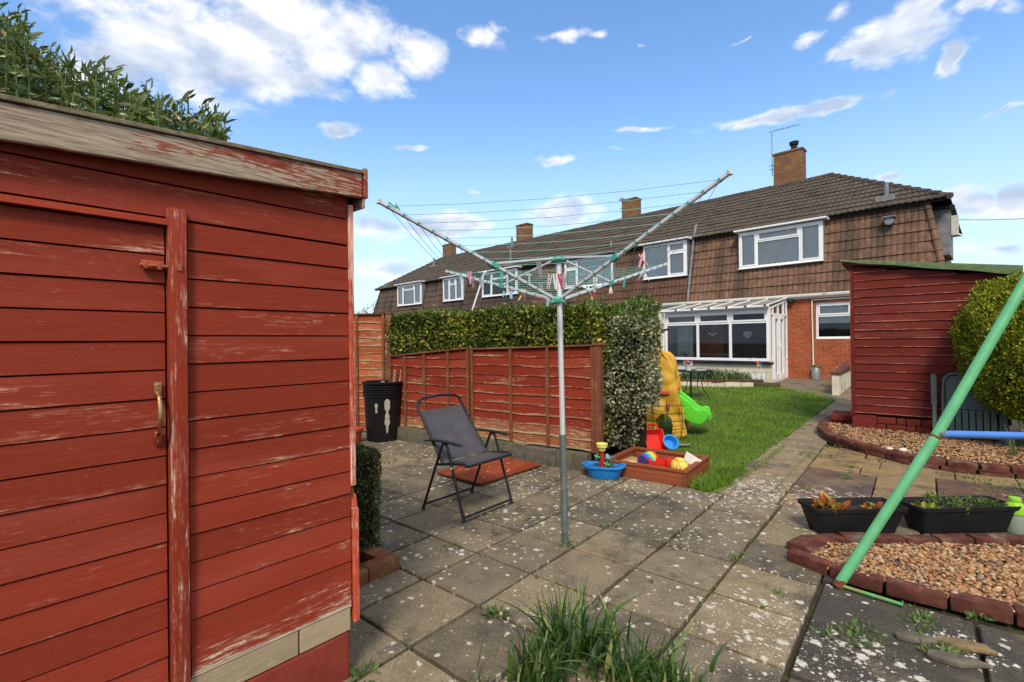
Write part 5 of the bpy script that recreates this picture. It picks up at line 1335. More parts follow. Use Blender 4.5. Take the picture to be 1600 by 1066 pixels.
mb=MB(); P_=[(.14,.36),(.15,.76),(.19,.815),(.27,.83),(.49,.83),(.57,.815),(.61,.76),(.62,.36)]; mb.prism(P_,-.006,.006,'y',Mx); mb.build('backrest',RM,t,bevel=.003)
for i in range(7): x=.17+.064*i; rbox('slat',(x,-.024,.10),(x+.052,-.010,.40),.004)
rbox('seat_rail',(.13,-.030,.06),(.63,-.008,.098),.006); rbox('seat_rail',(.13,-.030,.405),(.63,-.008,.435),.006)
rbox('leg',(.655,-.02,0),(.70,.012,.45),.008); rbox('arm',(.65,-.02,.44),(.715,.02,.84),.018); 
# scrap of shiny wrapper
p=gp(1458,706,.08); mb=MB()
for i in range(10):
    q=Vector((random.uniform(-.03,.03),random.uniform(-.02,.02),random.uniform(0,.06))); mb.add([q,q+Vector((random.uniform(.01,.04),.01,random.uniform(-.02,.03))),q+Vector((random.uniform(-.01,.02),-.012,.03))],[(0,1,2)],None,i%2)
o=mb.build('crumpled_wrapper',[M['whiteblock'],M['toy_red']]); o.location=(p.x+.35,p.y-.1,G(p.x,p.y)+.085); tag(o,'crumpled white and red wrapper on the gravel by the folded chair','wrapper')
# ================================================================== THE TERRACE
HO=gp(1240,591); HO=Vector((HO.x,HO.y,G(HO.x,HO.y))); HRZ=-45; ha=R_(HRZ)
HX=Vector((cos(ha),sin(ha),0)); HY=Vector((-sin(ha),cos(ha),0))
def hp(px,py,yl=0.0):      # where a sight line meets the plane y=yl of the terrace: local (x,z)
    d=ray(px,py); p0=HO+HY*yl; t=(p0-CAM).dot(HY)/d.dot(HY); p=CAM+d*t-HO; return p.dot(HX),p.z
def hw(x,y,z=0): return HO+HX*x+HY*y+Vector((0,0,z))
def tiles(mb,xa,xb,p0,p1,n,pitch=.150,amp=.026,lift=.034,x0=0.0,tw=.29,c0=0):
    """courses of ribbed tiles on a slope; xa, xb = (bottom, top) limits; p = (y,z)"""
    p0=Vector(p0);p1=Vector(p1);d=p1-p0;nr=Vector((-d.y,d.x)).normalized(); st=pitch/6
    i0=math.floor(min(xa)/st); i1=math.ceil(max(xb)/st); xs=[i*st for i in range(i0,i1+1)]
    for k in range(n):
        t0=k/n;t1=min(1.0,(k+1.12)/n); rows=((t0,-.006,0),(t0,lift,0),(t1,.0,1)); base=len(mb.v); vs=[];uv=[];W=len(xs)
        sgl=random.uniform(-.004,.004)
        for (t,o,e) in rows:
            l=xa[0]+(xa[1]-xa[0])*t; r=xb[0]+(xb[1]-xb[0])*t; q=p0+d*t
            for i,x in enumerate(xs):
                xc=min(max(x,l),r); ph=2*pi*x/pitch; wv=amp*(0.0,.72,1.0,1.0,1.0,.72)[round(x/st)%6]
                o2=o+wv+sgl+.003*sin(x*3.7+k*1.9); 
                vs.append((xc-x0,q.x+nr.x*o2,q.y+nr.y*o2)); uv.append((x/tw+.5*(k%2)*0, c0+k+(.98 if e else .02)))
        fs=[]
        for a in range(2):
            for i in range(W-1):
                if abs(vs[a*W+i][0]-vs[a*W+i+1][0])<1e-5 and abs(vs[(a+1)*W+i][0]-vs[(a+1)*W+i+1][0])<1e-5: continue
                fs.append((a*W+i,a*W+i+1,(a+1)*W+i+1,(a+1)*W+i))
        mb.add(vs,fs,uv)
M['net']=None
k=NK('net_curtain',.9,0,.1); p=k.co(); st_=k.mth('SINE',k.mth('MULTIPLY',k.sep(p)[2],38.0)); k.base(k.mix(k.mth('MULTIPLY',k.smooth(k.noise(p,60,3,.7),.4,.6),.7),(.60,.62,.62),(.92,.92,.92))); M['net']=k.m
M['drape']=plain('drape',(.74,.76,.73),.9,var=.2)
def window(parent,xa,xb,za,zb,y,lights,net='net',fw=.062,glass='dimglass',depth=.07,netz=(0,1)):
    """white plastic window: outer frame, mullions, opening sashes; panes and curtain are sub-parts"""
    mb=MB(); W=xb-xa;Hh=zb-za
    mb.box((xa,y,za),(xb,y+depth,za+fw)); mb.box((xa,y,zb-fw),(xb,y+depth,zb))
    mb.box((xa,y+.001,za+fw),(xa+fw,y+depth,zb-fw)); mb.box((xb-fw,y+.001,za+fw),(xb,y+depth,zb-fw))
    rects=[]
    for i,(f0,f1,tr,sash) in enumerate(lights):
        a=xa+fw+(W-2*fw)*f0; b=xa+fw+(W-2*fw)*f1
        if f0>0: mb.box((a-.028,y+.002,za+fw),(a+.028,y+depth,zb-fw))
        a+=.028 if f0>0 else 0; b-=.028 if f1<1 else 0
        zs=[(za+fw,zb-fw)]
        if tr:
            zt=za+Hh*tr; mb.box((a,y+.003,zt-.026),(b,y+depth,zt+.026)); zs=[(za+fw,zt-.026),(zt+.026,zb-fw)]
        for j,(c,d_) in enumerate(zs):
            s_=sash=='all' or (sash=='top' and j==len(zs)-1)
            if s_:
                w=.045; yy=y-.012
                mb.box((a,yy,c),(b,y+.05,c+w)); mb.box((a,yy,d_-w),(b,y+.05,d_)); mb.box((a,yy+.001,c+w),(a+w,y+.05,d_-w)); mb.box((b-w,yy+.001,c+w),(b,y+.05,d_-w)); rects.append((a+w,b-w,c+w,d_-w))
            else: rects.append((a,b,c,d_))
    o=mb.build('window',M['upvc'],parent,bevel=.005)
    mb=MB()
    mb.box((xa-.03,y-.045,za-.025),(xb+.03,y+depth,za-.001)); mb.build('sill',M['upvc'],o,bevel=.005)
    for (a,b,c,d_) in rects:
        mb=MB(); mb.add([(a,y+.03,c),(b,y+.03,c),(b,y+.03,d_),(a,y+.03,d_)],[(0,1,2,3)]); mb.build('pane',M[glass],o)
    if net:
        mb=MB(); K=int(W/.03); vs=[]
        z0=za+.03+(Hh-.06)*netz[0]; z1=za+.03+(Hh-.06)*netz[1]
        for i in range(K+1):
            x=xa+.03+(W-.06)*i/K; yy=y+.083+.011*sin(i*1.1)+.005*sin(i*2.7); vs+= [(x,yy,z0),(x,yy,z1)]
        mb.add(vs,[(2*i,2*i+2,2*i+3,2*i+1) for i in range(K)]); mb.build('curtain',M[net],o,smooth=80)
    return o
def dormer(parent,xa,xb,za,zb,lights,net,canopy='upvc',y=.04,cheek='greymetal'):
    window(parent,xa,xb,za,zb,y,lights,net)
    ys=lambda z: -.05+.55*(z-2.62)/(5.0-2.62)
    for x0,x1 in ((xa-.012,xa+.012),(xb-.012,xb+.012)):
        mb=MB(); mb.prism([(y+.072,za-.02),(ys(za)+.05,za-.02),(ys(zb)+.1,zb+.03),(y+.072,zb+.03)],x0,x1,'x')
        mb.build('dormer_cheek',M[cheek],parent)
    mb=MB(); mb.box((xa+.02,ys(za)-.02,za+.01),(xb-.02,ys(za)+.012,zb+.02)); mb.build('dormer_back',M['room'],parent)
    mb=MB(); mb.prism([(y-.16,zb+.035),(y-.16,zb+.085),(ys(zb)+.14,zb+.125),(ys(zb)+.14,zb+.035)],xa-.12,xb+.12,'x'); mb.build('dormer_roof',M[canopy],parent,bevel=.008)
def chimney(parent,x,y,zb,zt,w=.92,d=.46,pot=None):
    mb=MB(); mb.box((x-w/2,y-d/2,zb),(x+w/2,y+d/2,zt)); mb.box((x-w/2-.03,y-d/2-.03,zt),(x+w/2+.03,y+d/2+.03,zt+.07)); o=mb.build('chimney',M['chimney'],parent,bevel=.006)
    mb=MB(); mb.box((x-w/2-.05,y-d/2-.05,zb+.0),(x+w/2+.05,y+d/2+.05,zb+.28)); mb.build('flashing',M['greymetal'],o,bevel=.01)
    mb=MB(); mb.box((x-w/2+.03,y-d/2+.03,zt+.0705),(x+w/2-.03,y+d/2-.03,zt+.10)); mb.build('flaunching',M['block'],o,bevel=.01)
    if pot:
        mb=MB(); mb.lathe([(.10,zt+.10),(.115,zt+.28),(.10,zt+.29)],(x+pot,y,0),16); mb.lathe([(.0,zt+.42),(.17,zt+.42),(.15,zt+.30),(.10,zt+.30)],(x+pot,y,0),16); mb.build('pot',M['dark_metal'],o,smooth=40)
RZ0,RZ1,RY0,RY1=4.93,7.12,.26,3.55
def roofz(y): return RZ0+(RZ1-RZ0)*(y-RY0)/(RY1-RY0)
XB=[3.55,-3.42,-11.0,-18.6,-26.1]
names=['end terraced house with orange brick ground floor, rusty tile hung upper storey and tall chimney','second terraced house from the right, brown tile hung, two wide white windows and cream wall','third terraced house from the right, dark tile hung, two windows behind the airer','farthest terraced house at the left end of the row, hipped roof and one bay window']
MT=['walltile','walltile2','walltile3','walltile4']
random.seed(14)
for hi in range(4):
    xr,xl=XB[hi],XB[hi+1]; xo=(xr+xl)/2
    base=hw(xo,0)
    t=thing('terraced_house',names[hi],'house',base,HRZ)
    def X(x): return x-xo
    # ground floor
    mb=MB()
    if hi==0:
        holes=(.61,2.05,1.22,2.32)
        a,b,c,d_=holes
        for lo,hi_ in (((xl,0,-.3),(a,.22,2.62)),((b,0,-.3),(xr,.22,2.62)),((a,0,-.3),(b,.22,c)),((a,0,d_),(b,.22,2.62))): mb.box((X(lo[0]),lo[1],lo[2]),(X(hi_[0]),hi_[1],hi_[2]))
        mb.box((X(xl),.23,-.3),(X(xr),6.9,2.6))
        o=mb.build('wall',M['brick'],t)
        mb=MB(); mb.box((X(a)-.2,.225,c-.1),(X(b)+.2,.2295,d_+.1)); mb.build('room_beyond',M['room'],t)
        window(t,X(a)+.004,X(b)-.004,c+.004,d_-.004,.05,[(0,.64,.63,'top'),(.64,1,None,'all')],'net',glass='glass',netz=(.42,.97))
        # soldier course over the openings
    else:
        mb.box((X(xl),0,-.3),(X(xr),6.9,2.62)); mb.build('wall',M['cream'],t)
    # gutter and fascia at first floor
    mb=MB(); gt=[(-.075,2.60),(-.185,2.60),(-.19,2.565),(-.165,2.515),(-.13,2.50),(-.095,2.515),(-.078,2.56)]; mb.prism(gt,X(xl)+.001,X(xr)-.001,'x'); mb.build('gutter',M['gutter'],t,smooth=40)
    mb=MB(); mb.box((X(xl)+.001,-.074,2.46),(X(xr)-.001,-.001,2.64)); mb.build('fascia',M['gutter'],t)
    # tile-hung mansard storey
    mb=MB(); xbb=(xr,xr) if hi else (xr+.06,xr-.36); xaa=(xl,xl) if hi<3 else (xl-.06,xl+.40)
    tiles(mb,xaa,xbb,(-.09,2.62),(.50,5.02),8 if hi<2 else 7,x0=xo); mb.build('tile_hanging',M[MT[hi]],t,smooth=30)
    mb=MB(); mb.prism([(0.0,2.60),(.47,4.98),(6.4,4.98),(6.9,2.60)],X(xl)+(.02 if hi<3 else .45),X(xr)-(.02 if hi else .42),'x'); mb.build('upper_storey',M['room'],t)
    # roof
    mb=MB(); hr=(xr+.12,xr-3.25) if hi==0 else (xr,xr); hl_=(xl-.12,xl+3.3) if hi==3 else (xl,xl)
    tiles(mb,hl_,hr,(RY0,RZ0),(RY1,RZ1),12,x0=xo,c0=20); mb.build('roof',M['rooftile'],t,smooth=30)
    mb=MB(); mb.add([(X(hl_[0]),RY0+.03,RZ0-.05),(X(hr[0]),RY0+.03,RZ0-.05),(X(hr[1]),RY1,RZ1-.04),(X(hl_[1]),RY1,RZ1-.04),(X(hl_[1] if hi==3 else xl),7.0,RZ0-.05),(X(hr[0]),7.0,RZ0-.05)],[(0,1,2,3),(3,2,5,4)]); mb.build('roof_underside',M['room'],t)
    # ridge
    mb=MB(); x=hl_[1]
    while x<hr[1]-.05:
        L=min(.44,hr[1]-x); pts=[(RY1+.13*cos(a),RZ1-.03+.10*sin(a)) for a in [pi*q/8 for q in range(9)]]; j=random.uniform(-.008,.008)
        mb.prism([(y_,z_+j) for y_,z_ in pts],X(x)+.004,X(x+L)-.004,'x'); x+=.445
    rg=mb.build('ridge_tiles',M['rooftile'],t,smooth=40)
    if hi in (0,3):
        mb=MB(); A=Vector((X(hr[0]) if hi==0 else X(hl_[0]),RY0,RZ0)); B_=Vector((X(hr[1]) if hi==0 else X(hl_[1]),RY1,RZ1)); L=(B_-A).length; q=0
        while q<L-.1:
            a=A.lerp(B_,q/L); b=A.lerp(B_,min(1,(q+.40)/L)); mb.tube([a+Vector((0,0,.028)),b+Vector((0,0,.005))],[.088,.066],10); q+=.36
        mb.build('hip_tiles',M['rooftile'],t,smooth=40)
        # the hipped end slope
        mb=MB(); s=1 if hi==0 else -1; xe=X(hr[0]) if hi==0 else X(hl_[0]); xi=X(hr[1]) if hi==0 else X(hl_[1])
        mb.add([(xe,RY0,RZ0),(xe,7.0,RZ0),(xi,RY1,RZ1)],[(0,1,2)]); mb.build('hip_slope',M['rooftile'],t)
        # tiled gable end under it
        xe2=X(xr)+.06 if hi==0 else X(xl)-.06; xi2=X(xr)-.36 if hi==0 else X(xl)+.40
        mb=MB(); mb.add([(xe2,-.08,2.62),(xe2,7,2.62),(xi2,6.5,5.0),(xi2,.50,5.0)],[(0,1,2,3)],[(0,0),(24,0),(22,8),(2,8)]); mb.build('gable_tiles',M[MT[hi]],t)
        mb=MB(); a=Vector((xe2-.02*s,-.12,2.62)); b=Vector((xi2-.02*s,.47,5.0))
        for q in range(8): mb.tube([a.lerp(b,q/8)+Vector((.0,-.012,0)),a.lerp(b,(q+1.08)/8)],[.085,.072],10)
        mb.build('verge_tiles',M[MT[hi]],t,smooth=40)
    if hi==0:
        dormer(t,X(-1.62),X(.82),3.60,4.80,[(0,.22,None,'all'),(.22,.76,.70,'top'),(.76,1,None,'all')],'net')
        chimney(t,X(-1.10),3.95,6.75,8.38,1.0,.5,pot=.16)
        # white pipes on the brickwork, wall lamp, roof vents
        mb=MB(); mb.tube([(X(3.3),-.03,2.41),(X(.56),-.03,2.41),(X(.53),-.03,2.38),(X(.55),-.03,.42),(X(.55),-.03,.40)],.02,10); mb.build('waste_pipe',M['gutter'],t,smooth=40)
        mb=MB(); mb.tube([(X(2.25),.9,5.2),(X(2.25),.9,5.78)],.06,12); mb.build('vent_pipe',M['greymetal'],t,smooth=40)
        mb=MB(); mb.box((X(2.02),.55,5.12),(X(2.48),1.10,5.34),Matrix.Rotation(0,4,'X')); mb.build('vent_flashing',M['greymetal'],t,bevel=.02)
        vx,vz=hp(1391,347,.32); mb=MB(); mb.tube([(X(vx),.10,vz),(X(vx),.40,vz)],.11,14); mb.box((X(vx)-.13,.05,vz+.10),(X(vx)+.13,.40,vz+.13)); mb.build('flue_terminal',M['greymetal'],t,smooth=40)
        mb=MB(); mb.box((X(-.08),-.10,2.40),(X(.06),-.001,2.43)); mb.lathe([(0,-.06),(.065,-.06),(.075,.0),(.055,.05),(0,.055)],n=14,M=Matrix.Translation((X(-.01),-.12,2.40))@Matrix.Rotation(1.1,4,'X')); mb.build('security_lamp',M['dark_metal'],t,smooth=40)
        # dormer on the gable end, meter cupboard, overhead cable
        mb=MB(); mb.box((X(3.18),1.05,3.5),(X(3.62),2.4,4.78)); mb.build('side_dormer',M['greymetal'],t,bevel=.01)
        mb=MB(); mb.box((X(3.10),.95,4.781),(X(3.72),2.5,4.86)); mb.build('side_dormer_roof',M['dark_metal'],t,bevel=.01)
        mb=MB(); mb.box((X(3.63),1.2,4.05),(X(3.78),1.5,4.6)); mb.build('junction_box',M['grey_toy'],t,bevel=.01)
        # stained pipe at the party line
        mb=MB(); mb.tube([(X(-3.33),.36,4.92),(X(-3.33),.30,4.7),(X(-3.33),-.10,2.95),(X(-3.33),-.16,2.62)],.045,10); mb.build('rainwater_pipe',M['greymetal'],t,smooth=40)
        mb=MB(); mb.box((X(-3.66),.28,4.985),(X(-3.0),.7,5.06)); mb.tube([(X(-3.38),.5,5.0),(X(-3.33),.62,5.5)],.05,8); mb.build('soil_vent',M['greymetal'],t)
        mb=MB(); mb.tube([(X(-3.22),-.02,2.62),(X(-3.22),.44,4.85)],.03,8); mb.build('stack_pipe',M['dark_metal'],t)
    if hi==1:
        dormer(t,X(-5.20),X(-3.46),3.60,4.88,[(0,.60,None,None),(.60,1,.70,'all')],'net')
        dormer(t,X(-9.13),X(-6.62),3.58,4.80,[(0,.27,.68,'all'),(.27,1,None,None)],'drape',canopy='greymetal')
        chimney(t,X(-8.05),3.95,6.75,8.05,.80,.46)
        vx=-9.9
        mb=MB(); mb.tube([(X(-7.1),.7,5.1),(X(-7.1),.7,5.5)],.05,8); mb.build('vent_pipe',M['greymetal'],t)
    if hi==2:
        dormer(t,X(-14.7),X(-12.1),3.60,4.85,[(0,.28,None,'all'),(.28,.74,.68,'top'),(.74,1,None,'all')],None)
        dormer(t,X(-18.1),X(-16.3),3.60,4.90,[(0,.33,None,'all'),(.33,.66,.68,'top'),(.66,1,None,'all')],'drape')
        chimney(t,X(-15.25),3.95,6.75,8.10,.90,.5)
        for (px,py,yy,h_) in ((800,375,3.0,.55),(798,410,.8,.75)):
            vx,vz=hp(px,py,yy); mb=MB(); mb.tube([(X(vx),yy,roofz(yy)-.1),(X(vx),yy,roofz(yy)+h_)],.06,10); mb.box((X(vx)-.25,yy-.15,roofz(yy)-.06),(X(vx)+.25,yy+.15,roofz(yy)+.06)); mb.build('vent_pipe',M['greymetal'],t)
    if hi==3:
        dormer(t,X(-23.0),X(-20.3),3.62,4.92,[(0,.25,None,'all'),(.25,.73,.72,'top'),(.73,1,None,'all')],'drape')
        chimney(t,X(-22.5),3.95,6.75,8.00,.90,.5)
        for (px,py,yy,h_) in ((678,405,2.4,.55),(604,435,.6,.25)):
            vx,vz=hp(px,py,yy); mb=MB(); mb.tube([(X(vx),yy,roofz(yy)-.1),(X(vx),yy,roofz(yy)+h_)],[.09,.06],10); mb.box((X(vx)-.3,yy-.15,roofz(yy)-.06),(X(vx)+.3,yy+.15,roofz(yy)+.06)); mb.build('vent_pipe',M['greymetal'],t)
# television aerials on the chimneys
def aerial(x,y,z,h,label,yaw=.4):
    w_=hw(x,y,z); t=thing('tv_aerial',label,'aerial',w_,HRZ); mb=MB(); mb.tube([(0,0,-.6),(0,0,h)],.015,6); mb.build('mast',M['greymetal'],t)
    mb=MB(); d=Vector((cos(yaw),sin(yaw),.12)); mb.tube([Vector((0,0,h))-d*.1,Vector((0,0,h))+d*1.0],.012,5); sd=Vector((-d.y,d.x,0)).normalized()
    for q in range(8): c=Vector((0,0,h))+d*(.1*q+.1); mb.tube([c-sd*.14,c+sd*.14],.006,4)
    for z_ in (-.35,-.2): mb.tube([(-.12,0,z_),(.22,0,z_)],.014,5)
    mb.build('yagi',M['greymetal'],t); return t
aerial(-1.72,3.95,8.3,1.15,'tall thin television aerial strapped to the chimney of the brick end house')
aerial(-8.55,3.95,8.0,.30,'short television aerial on the second chimney from the right',2.2)
aerial(-22.9,3.95,7.9,.45,'television aerial on the farthest chimney at the left',.8)
a=hw(3.72,1.35,4.5); mb=MB(); b=a+HX*9+Vector((0,2,.8)); mb.tube([a.lerp(b,f)-Vector((0,0,.55*4*f*(1-f))) for f in [q/12 for q in range(13)]],.010,5); o=mb.build('overhead_cable',M['greymetal']); tag(o,'thin overhead cable sagging away from the gable end of the brick house','cable')

# ------------------------------------------------------------------ conservatory
t=thing('conservatory','white framed lean-to conservatory with cream dwarf wall against the brick house','conservatory',hw(0,0),HRZ)
cx0,cx1,cy=-3.40,-.15,-1.73
mb=MB(); mb.box((cx0,cy,-.35),(cx1,cy+.15,.485)); mb.box((cx0,cy+.151,-.35),(cx0+.15,-.002,.485)); dw=mb.build('dwarf_wall',M['cream'],t)
mb=MB(); mb.box((cx0-.06,cy-.09,.487),(cx1+.06,cy+.15,.555)); mb.build('slate_sill',M['blackmat'],dw,bevel=.006)
mb=MB(); mb.box((-1.25,cy-.045,.02),(-.78,cy-.001,.26)) ; mb.build('vent_block',M['whiteblock'],dw,bevel=.004)
mb=MB()
for q in range(5): mb.prism([(-1.015,.06),(-1.015+.19*cos(R_(25+q*32)),.06+.17*sin(R_(25+q*32))),(-1.015+.19*cos(R_(43+q*32)),.06+.17*sin(R_(43+q*32)))],cy-.052,cy-.046,'y')
mb.build('vent_hole',M['room'],dw)
# floor and things within
mb=MB(); mb.box((cx0+.16,cy+.16,-.3),(cx1,-.003,.02)); mb.build('floor',M['block'],t)
# frame
mb=MB(); F0,F1=.58,2.10
mb.box((cx0,cy,F0),(cx1,cy+.07,F0+.085)); mb.box((cx0,cy,F1-.06),(cx1,cy+.07,F1+.05)); mb.box((cx0,cy+.001,F0+.085),(cx0+.07,cy+.07,F1-.06)); mb.box((cx1-.09,cy+.001,F0+.085),(cx1,cy+.07,F1-.06))
ms=[cx0+.07,-2.285,-1.265,cx1-.09]
for x in ms[1:3]: mb.box((x-.04,cy+.002,F0+.085),(x+.04,cy+.07,F1-.06))
TZ=1.735
rects=[]
for i in range(3):
    a=ms[i]+(.04 if i else 0); b=ms[i+1]-(.04 if i<2 else 0)
    mb.box((a,cy+.003,TZ-.03),(b,cy+.07,TZ+.03)); rects.append((a,b,F0+.085,TZ-.03))
    c,d_=TZ+.03,F1-.06; w=.05; yy=cy-.012
    mb.box((a,yy,c),(b,cy+.05,c+w)); mb.box((a,yy,d_-w),(b,cy+.05,d_)); mb.box((a,yy+.001,c+w),(a+w,cy+.05,d_-w)); mb.box((b-w,yy+.001,c+w),(b,cy+.05,d_-w)); rects.append((a+w,b-w,c+w,d_-w))
fm=mb.build('frame',M['upvc'],t,bevel=.005)
for (a,b,c,d_) in rects:
    mb=MB(); mb.add([(a,cy+.03,c),(b,cy+.03,c),(b,cy+.03,d_),(a,cy+.03,d_)],[(0,1,2,3)]); mb.build('pane',M['glass'],fm)
# right-hand side: side lights, a pair of glazed doors, fan lights under the sloping roof
mb=MB(); yb=[cy,cy+.36,cy+.86,cy+1.36,-.003]; xs_=cx1-.07
zr=lambda y: 2.16+(y-cy)/(-cy)*.32
mb.box((xs_,cy+.072,-.10),(cx1+.012,-.003,.0)); 
mb.box((xs_,cy+.072,1.93),(cx1,-.003,2.0)); mb.prism([(cy+.072,zr(cy)-.06),(-.003,zr(0)-.06),(-.003,zr(0)),(cy+.072,zr(cy))],xs_,cx1,'x')
for y in (cy+.10,)+tuple(yb[1:4])+(-.045,): mb.box((xs_+.001,y-.03,.001),(cx1-.001,y+.04,1.929)); mb.box((xs_+.001,y-.025,2.001),(cx1-.001,y+.025,zr(y)-.055))
for y0,y1 in ((yb[0]+.14,yb[1]-.03),(yb[3]+.04,-.075)): mb.box((xs_+.01,y0,.001),(cx1-.012,y1,.58)); mb.box((xs_+.002,y0,.58),(cx1-.002,y1,.64))
mb.build('side_frame',M['upvc'],t,bevel=.004)
for i in (1,2):
    y0,y1=yb[i]+.045,yb[i+1]-.035; w=.075; mb=MB(); X0,X1=xs_-.0,cx1+.016
    mb.box((X0,y0,.005),(X1,y1,.20)); mb.box((X0,y0,1.83),(X1,y1,1.925)); mb.box((X0+.001,y0,.20),(X1-.001,y0+w,1.83)); mb.box((X0+.001,y1-w,.20),(X1-.001,y1,1.83))
    dr=mb.build('door',M['upvc'],t,bevel=.005)
    mb=MB(); mb.add([(xs_+.03,y0+w,.20),(xs_+.03,y1-w,.20),(xs_+.03,y1-w,1.83),(xs_+.03,y0+w,1.83)],[(0,1,2,3)]); mb.build('pane',M['glass'],dr)
    yh=y1-.035 if i==1 else y0+.035
    mb=MB(); mb.box((X1,yh-.014,.92),(X1+.012,yh+.014,1.12)); mb.tube([(X1+.03,yh,1.03),(X1+.03,yh+(.12 if i==2 else -.12),1.03)],.010,8); mb.tube([(X1,yh,1.03),(X1+.03,yh,1.03)],.010,8); mb.build('handle',M['upvc'],dr,smooth=40)
for (y0,y1) in ((yb[0]+.14,yb[1]-.03),(yb[3]+.04,-.075)):
    mb=MB(); mb.add([(xs_+.03,y0,.64),(xs_+.03,y1,.64),(xs_+.03,y1,1.93),(xs_+.03,y0,1.93)],[(0,1,2,3)]); mb.build('side_pane',M['glass'],t)
mb=MB(); mb.add([(xs_+.03,cy+.1,2.0),(xs_+.03,-.02,2.0),(xs_+.03,-.02,zr(0)-.06),(xs_+.03,cy+.1,zr(cy)-.06)],[(0,1,2,3)]); mb.build('fanlight_pane',M['glass'],t)
mb=MB(); mb.box((cx0,cy+.072,.48),(cx0+.05,-.004,2.15)); mb.build('left_side',M['upvc'],t)
k=NK('mossy_polycarbonate',.35,0,.4); k.base(k.mix(k.smooth(k.noise(k.co(),5,6,.7),.45,.62),(.34,.37,.38),(.20,.17,.05))); k.p.inputs['Transmission Weight'].default_value=.35; M['poly']=k.m
mb=MB(); mb.prism([(cy-.14,2.185),(-.004,2.49),(-.004,2.515),(cy-.14,2.21)],cx0-.03,cx1+.02,'x'); rf=mb.build('roof',M['poly'],t)
mb=MB(); N_=6
for i in range(N_+1): x=cx0-.02+(cx1-cx0+.03)*i/N_; mb.bar((x,cy-.15,2.225),(x,-.004,2.53),.045,.03)
mb.build('glazing_bar',M['upvc'],rf,bevel=.004)
mb=MB()
for i in range(N_): x=cx0+(cx1-cx0)*(i+.9)/N_; mb.cbox((x,cy-.215,2.20),(.05,.03,.045))
mb.build('gutter_bracket',M['dark_metal'],t)
mb=MB(); mb.prism([(cy-.10,2.215),(cy-.20,2.215),(cy-.205,2.175),(cy-.17,2.135),(cy-.12,2.135),(cy-.10,2.16)],cx0-.08,cx1+.03,'x'); mb.tube([(cx0-.06,cy-.10,2.15),(cx0-.06,cy-.03,2.05),(cx0-.06,cy-.03,-.1)],.03,10); mb.build('gutter',M['upvc'],t,smooth=40)
mb=MB(); mb.prism([(-.10,2.50),(-.003,2.53),(-.003,2.66),(-.02,2.66)],cx0-.1,cx1+.05,'x'); mb.build('lead_flashing',M['greymetal'],t)
# seen through the glass
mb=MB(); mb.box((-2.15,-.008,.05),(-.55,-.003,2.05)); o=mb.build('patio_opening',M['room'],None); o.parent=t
def inside(x,y,z): return hw(x,y,z)
t=thing('armchair','dark armchair with a red cushion seen through the right conservatory window','armchair',inside(-1.0,-.75,.02),HRZ-15)
mb=MB(); mb.box((-.4,-.35,.1),(.4,.35,.42)); mb.box((-.4,.22,.42),(.4,.40,.95)); mb.box((-.42,-.35,.42),(-.28,.22,.62)); mb.box((.28,-.35,.42),(.42,.22,.62)); mb.build('seat_frame',plain('brown_leather',(.08,.045,.03),.5),t,bevel=.05,smooth=50)
mb=MB(); mb.box((-.26,-.33,.425),(.26,.20,.56)); mb.build('cushion',plain('red_cushion',(.30,.03,.03),.8),t,bevel=.04,smooth=50)
t=thing('wooden_table','dark table with pale cloth seen through the middle conservatory window','table',inside(-2.1,-.8,.02),HRZ)
mb=MB(); mb.box((-.6,-.3,.70),(.6,.3,.74)); mb.build('table_top',plain('pale_cloth',(.30,.28,.25),.8),t)
for x in (-.55,.55):
    for y in (-.25,.25): mb=MB(); mb.box((x-.03,y-.03,0),(x+.03,y+.03,.699)); mb.build('leg',M['twig'],t)
mb=MB(); K=30; vs=[]
for i in range(K+1): vs+=[(0+.55*i/K,.03*sin(i*1.2),0),(0+.55*i/K,.03*sin(i*1.2),1.45)]
mb.add(vs,[(2*i,2*i+2,2*i+3,2*i+1) for i in range(K)]); o=mb.build('voile_curtain',plain('voile',(.62,.64,.60),.9)); o.location=inside(-3.15,-1.35,.62); o.rotation_euler=(0,0,ha); tag(o,'pale voile curtain inside the left conservatory window','curtain')
def heart(x,z,s,label):
    pts=[]
    for q in range(28):
        a=2*pi*q/28; pts.append((16*sin(a)**3/16*s, (13*cos(a)-5*cos(2*a)-2*cos(3*a)-cos(4*a))/16*s))
    mb=MB(); mb.tube([(p_[0],0,p_[1]) for p_ in pts],.018,6,closed=True); mb.tube([(p_[0]*.45,0,p_[1]*.45) for p_ in pts],.014,6,closed=True); mb.tube([(0,0,s*.3),(0,0,s*1.9)],.003,4)
    o=mb.build('heart_ornament',M['upvc'],None,smooth=60); o.location=inside(x,cy+.12,z); o.rotation_euler=(0,0,ha); tag(o,label,'ornament',group='hanging ornaments in the conservatory')
hx_,hz_=hp(1168,523,cy+.12); heart(hx_,hz_,.105,'white wire heart hanging in the right conservatory window')
hx_,hz_=hp(1113,519,cy+.12); mb=MB(); mb.tube([(.11*cos(a),0,.09*sin(a)) for a in [pi*1.0+pi*q/12 for q in range(13)]],.02,8); mb.tube([(0,0,-.06),(0,0,.12)],.004,5); o=mb.build('hanging_ornament',M['upvc'],None,smooth=60); o.location=inside(hx_,cy+.12,hz_); o.rotation_euler=(0,0,ha); tag(o,'white crescent ornament hanging in the middle conservatory window','ornament',group='hanging ornaments in the conservatory')
def blooms(px,py,yl,r,n,mats,label,cat,name,L=.05):
    x,z=hp(px,py,yl); w_=hw(x,yl,z); rs=np.random.RandomState(int(px)); 
    C=rs.normal(0,1,(n,3))*r*.6; o=leaves(name,C,rs.normal(size=(n,3))+np.array([0,0,.6]),L,L*.7,mats); o.location=w_; return tag(o,label,cat)
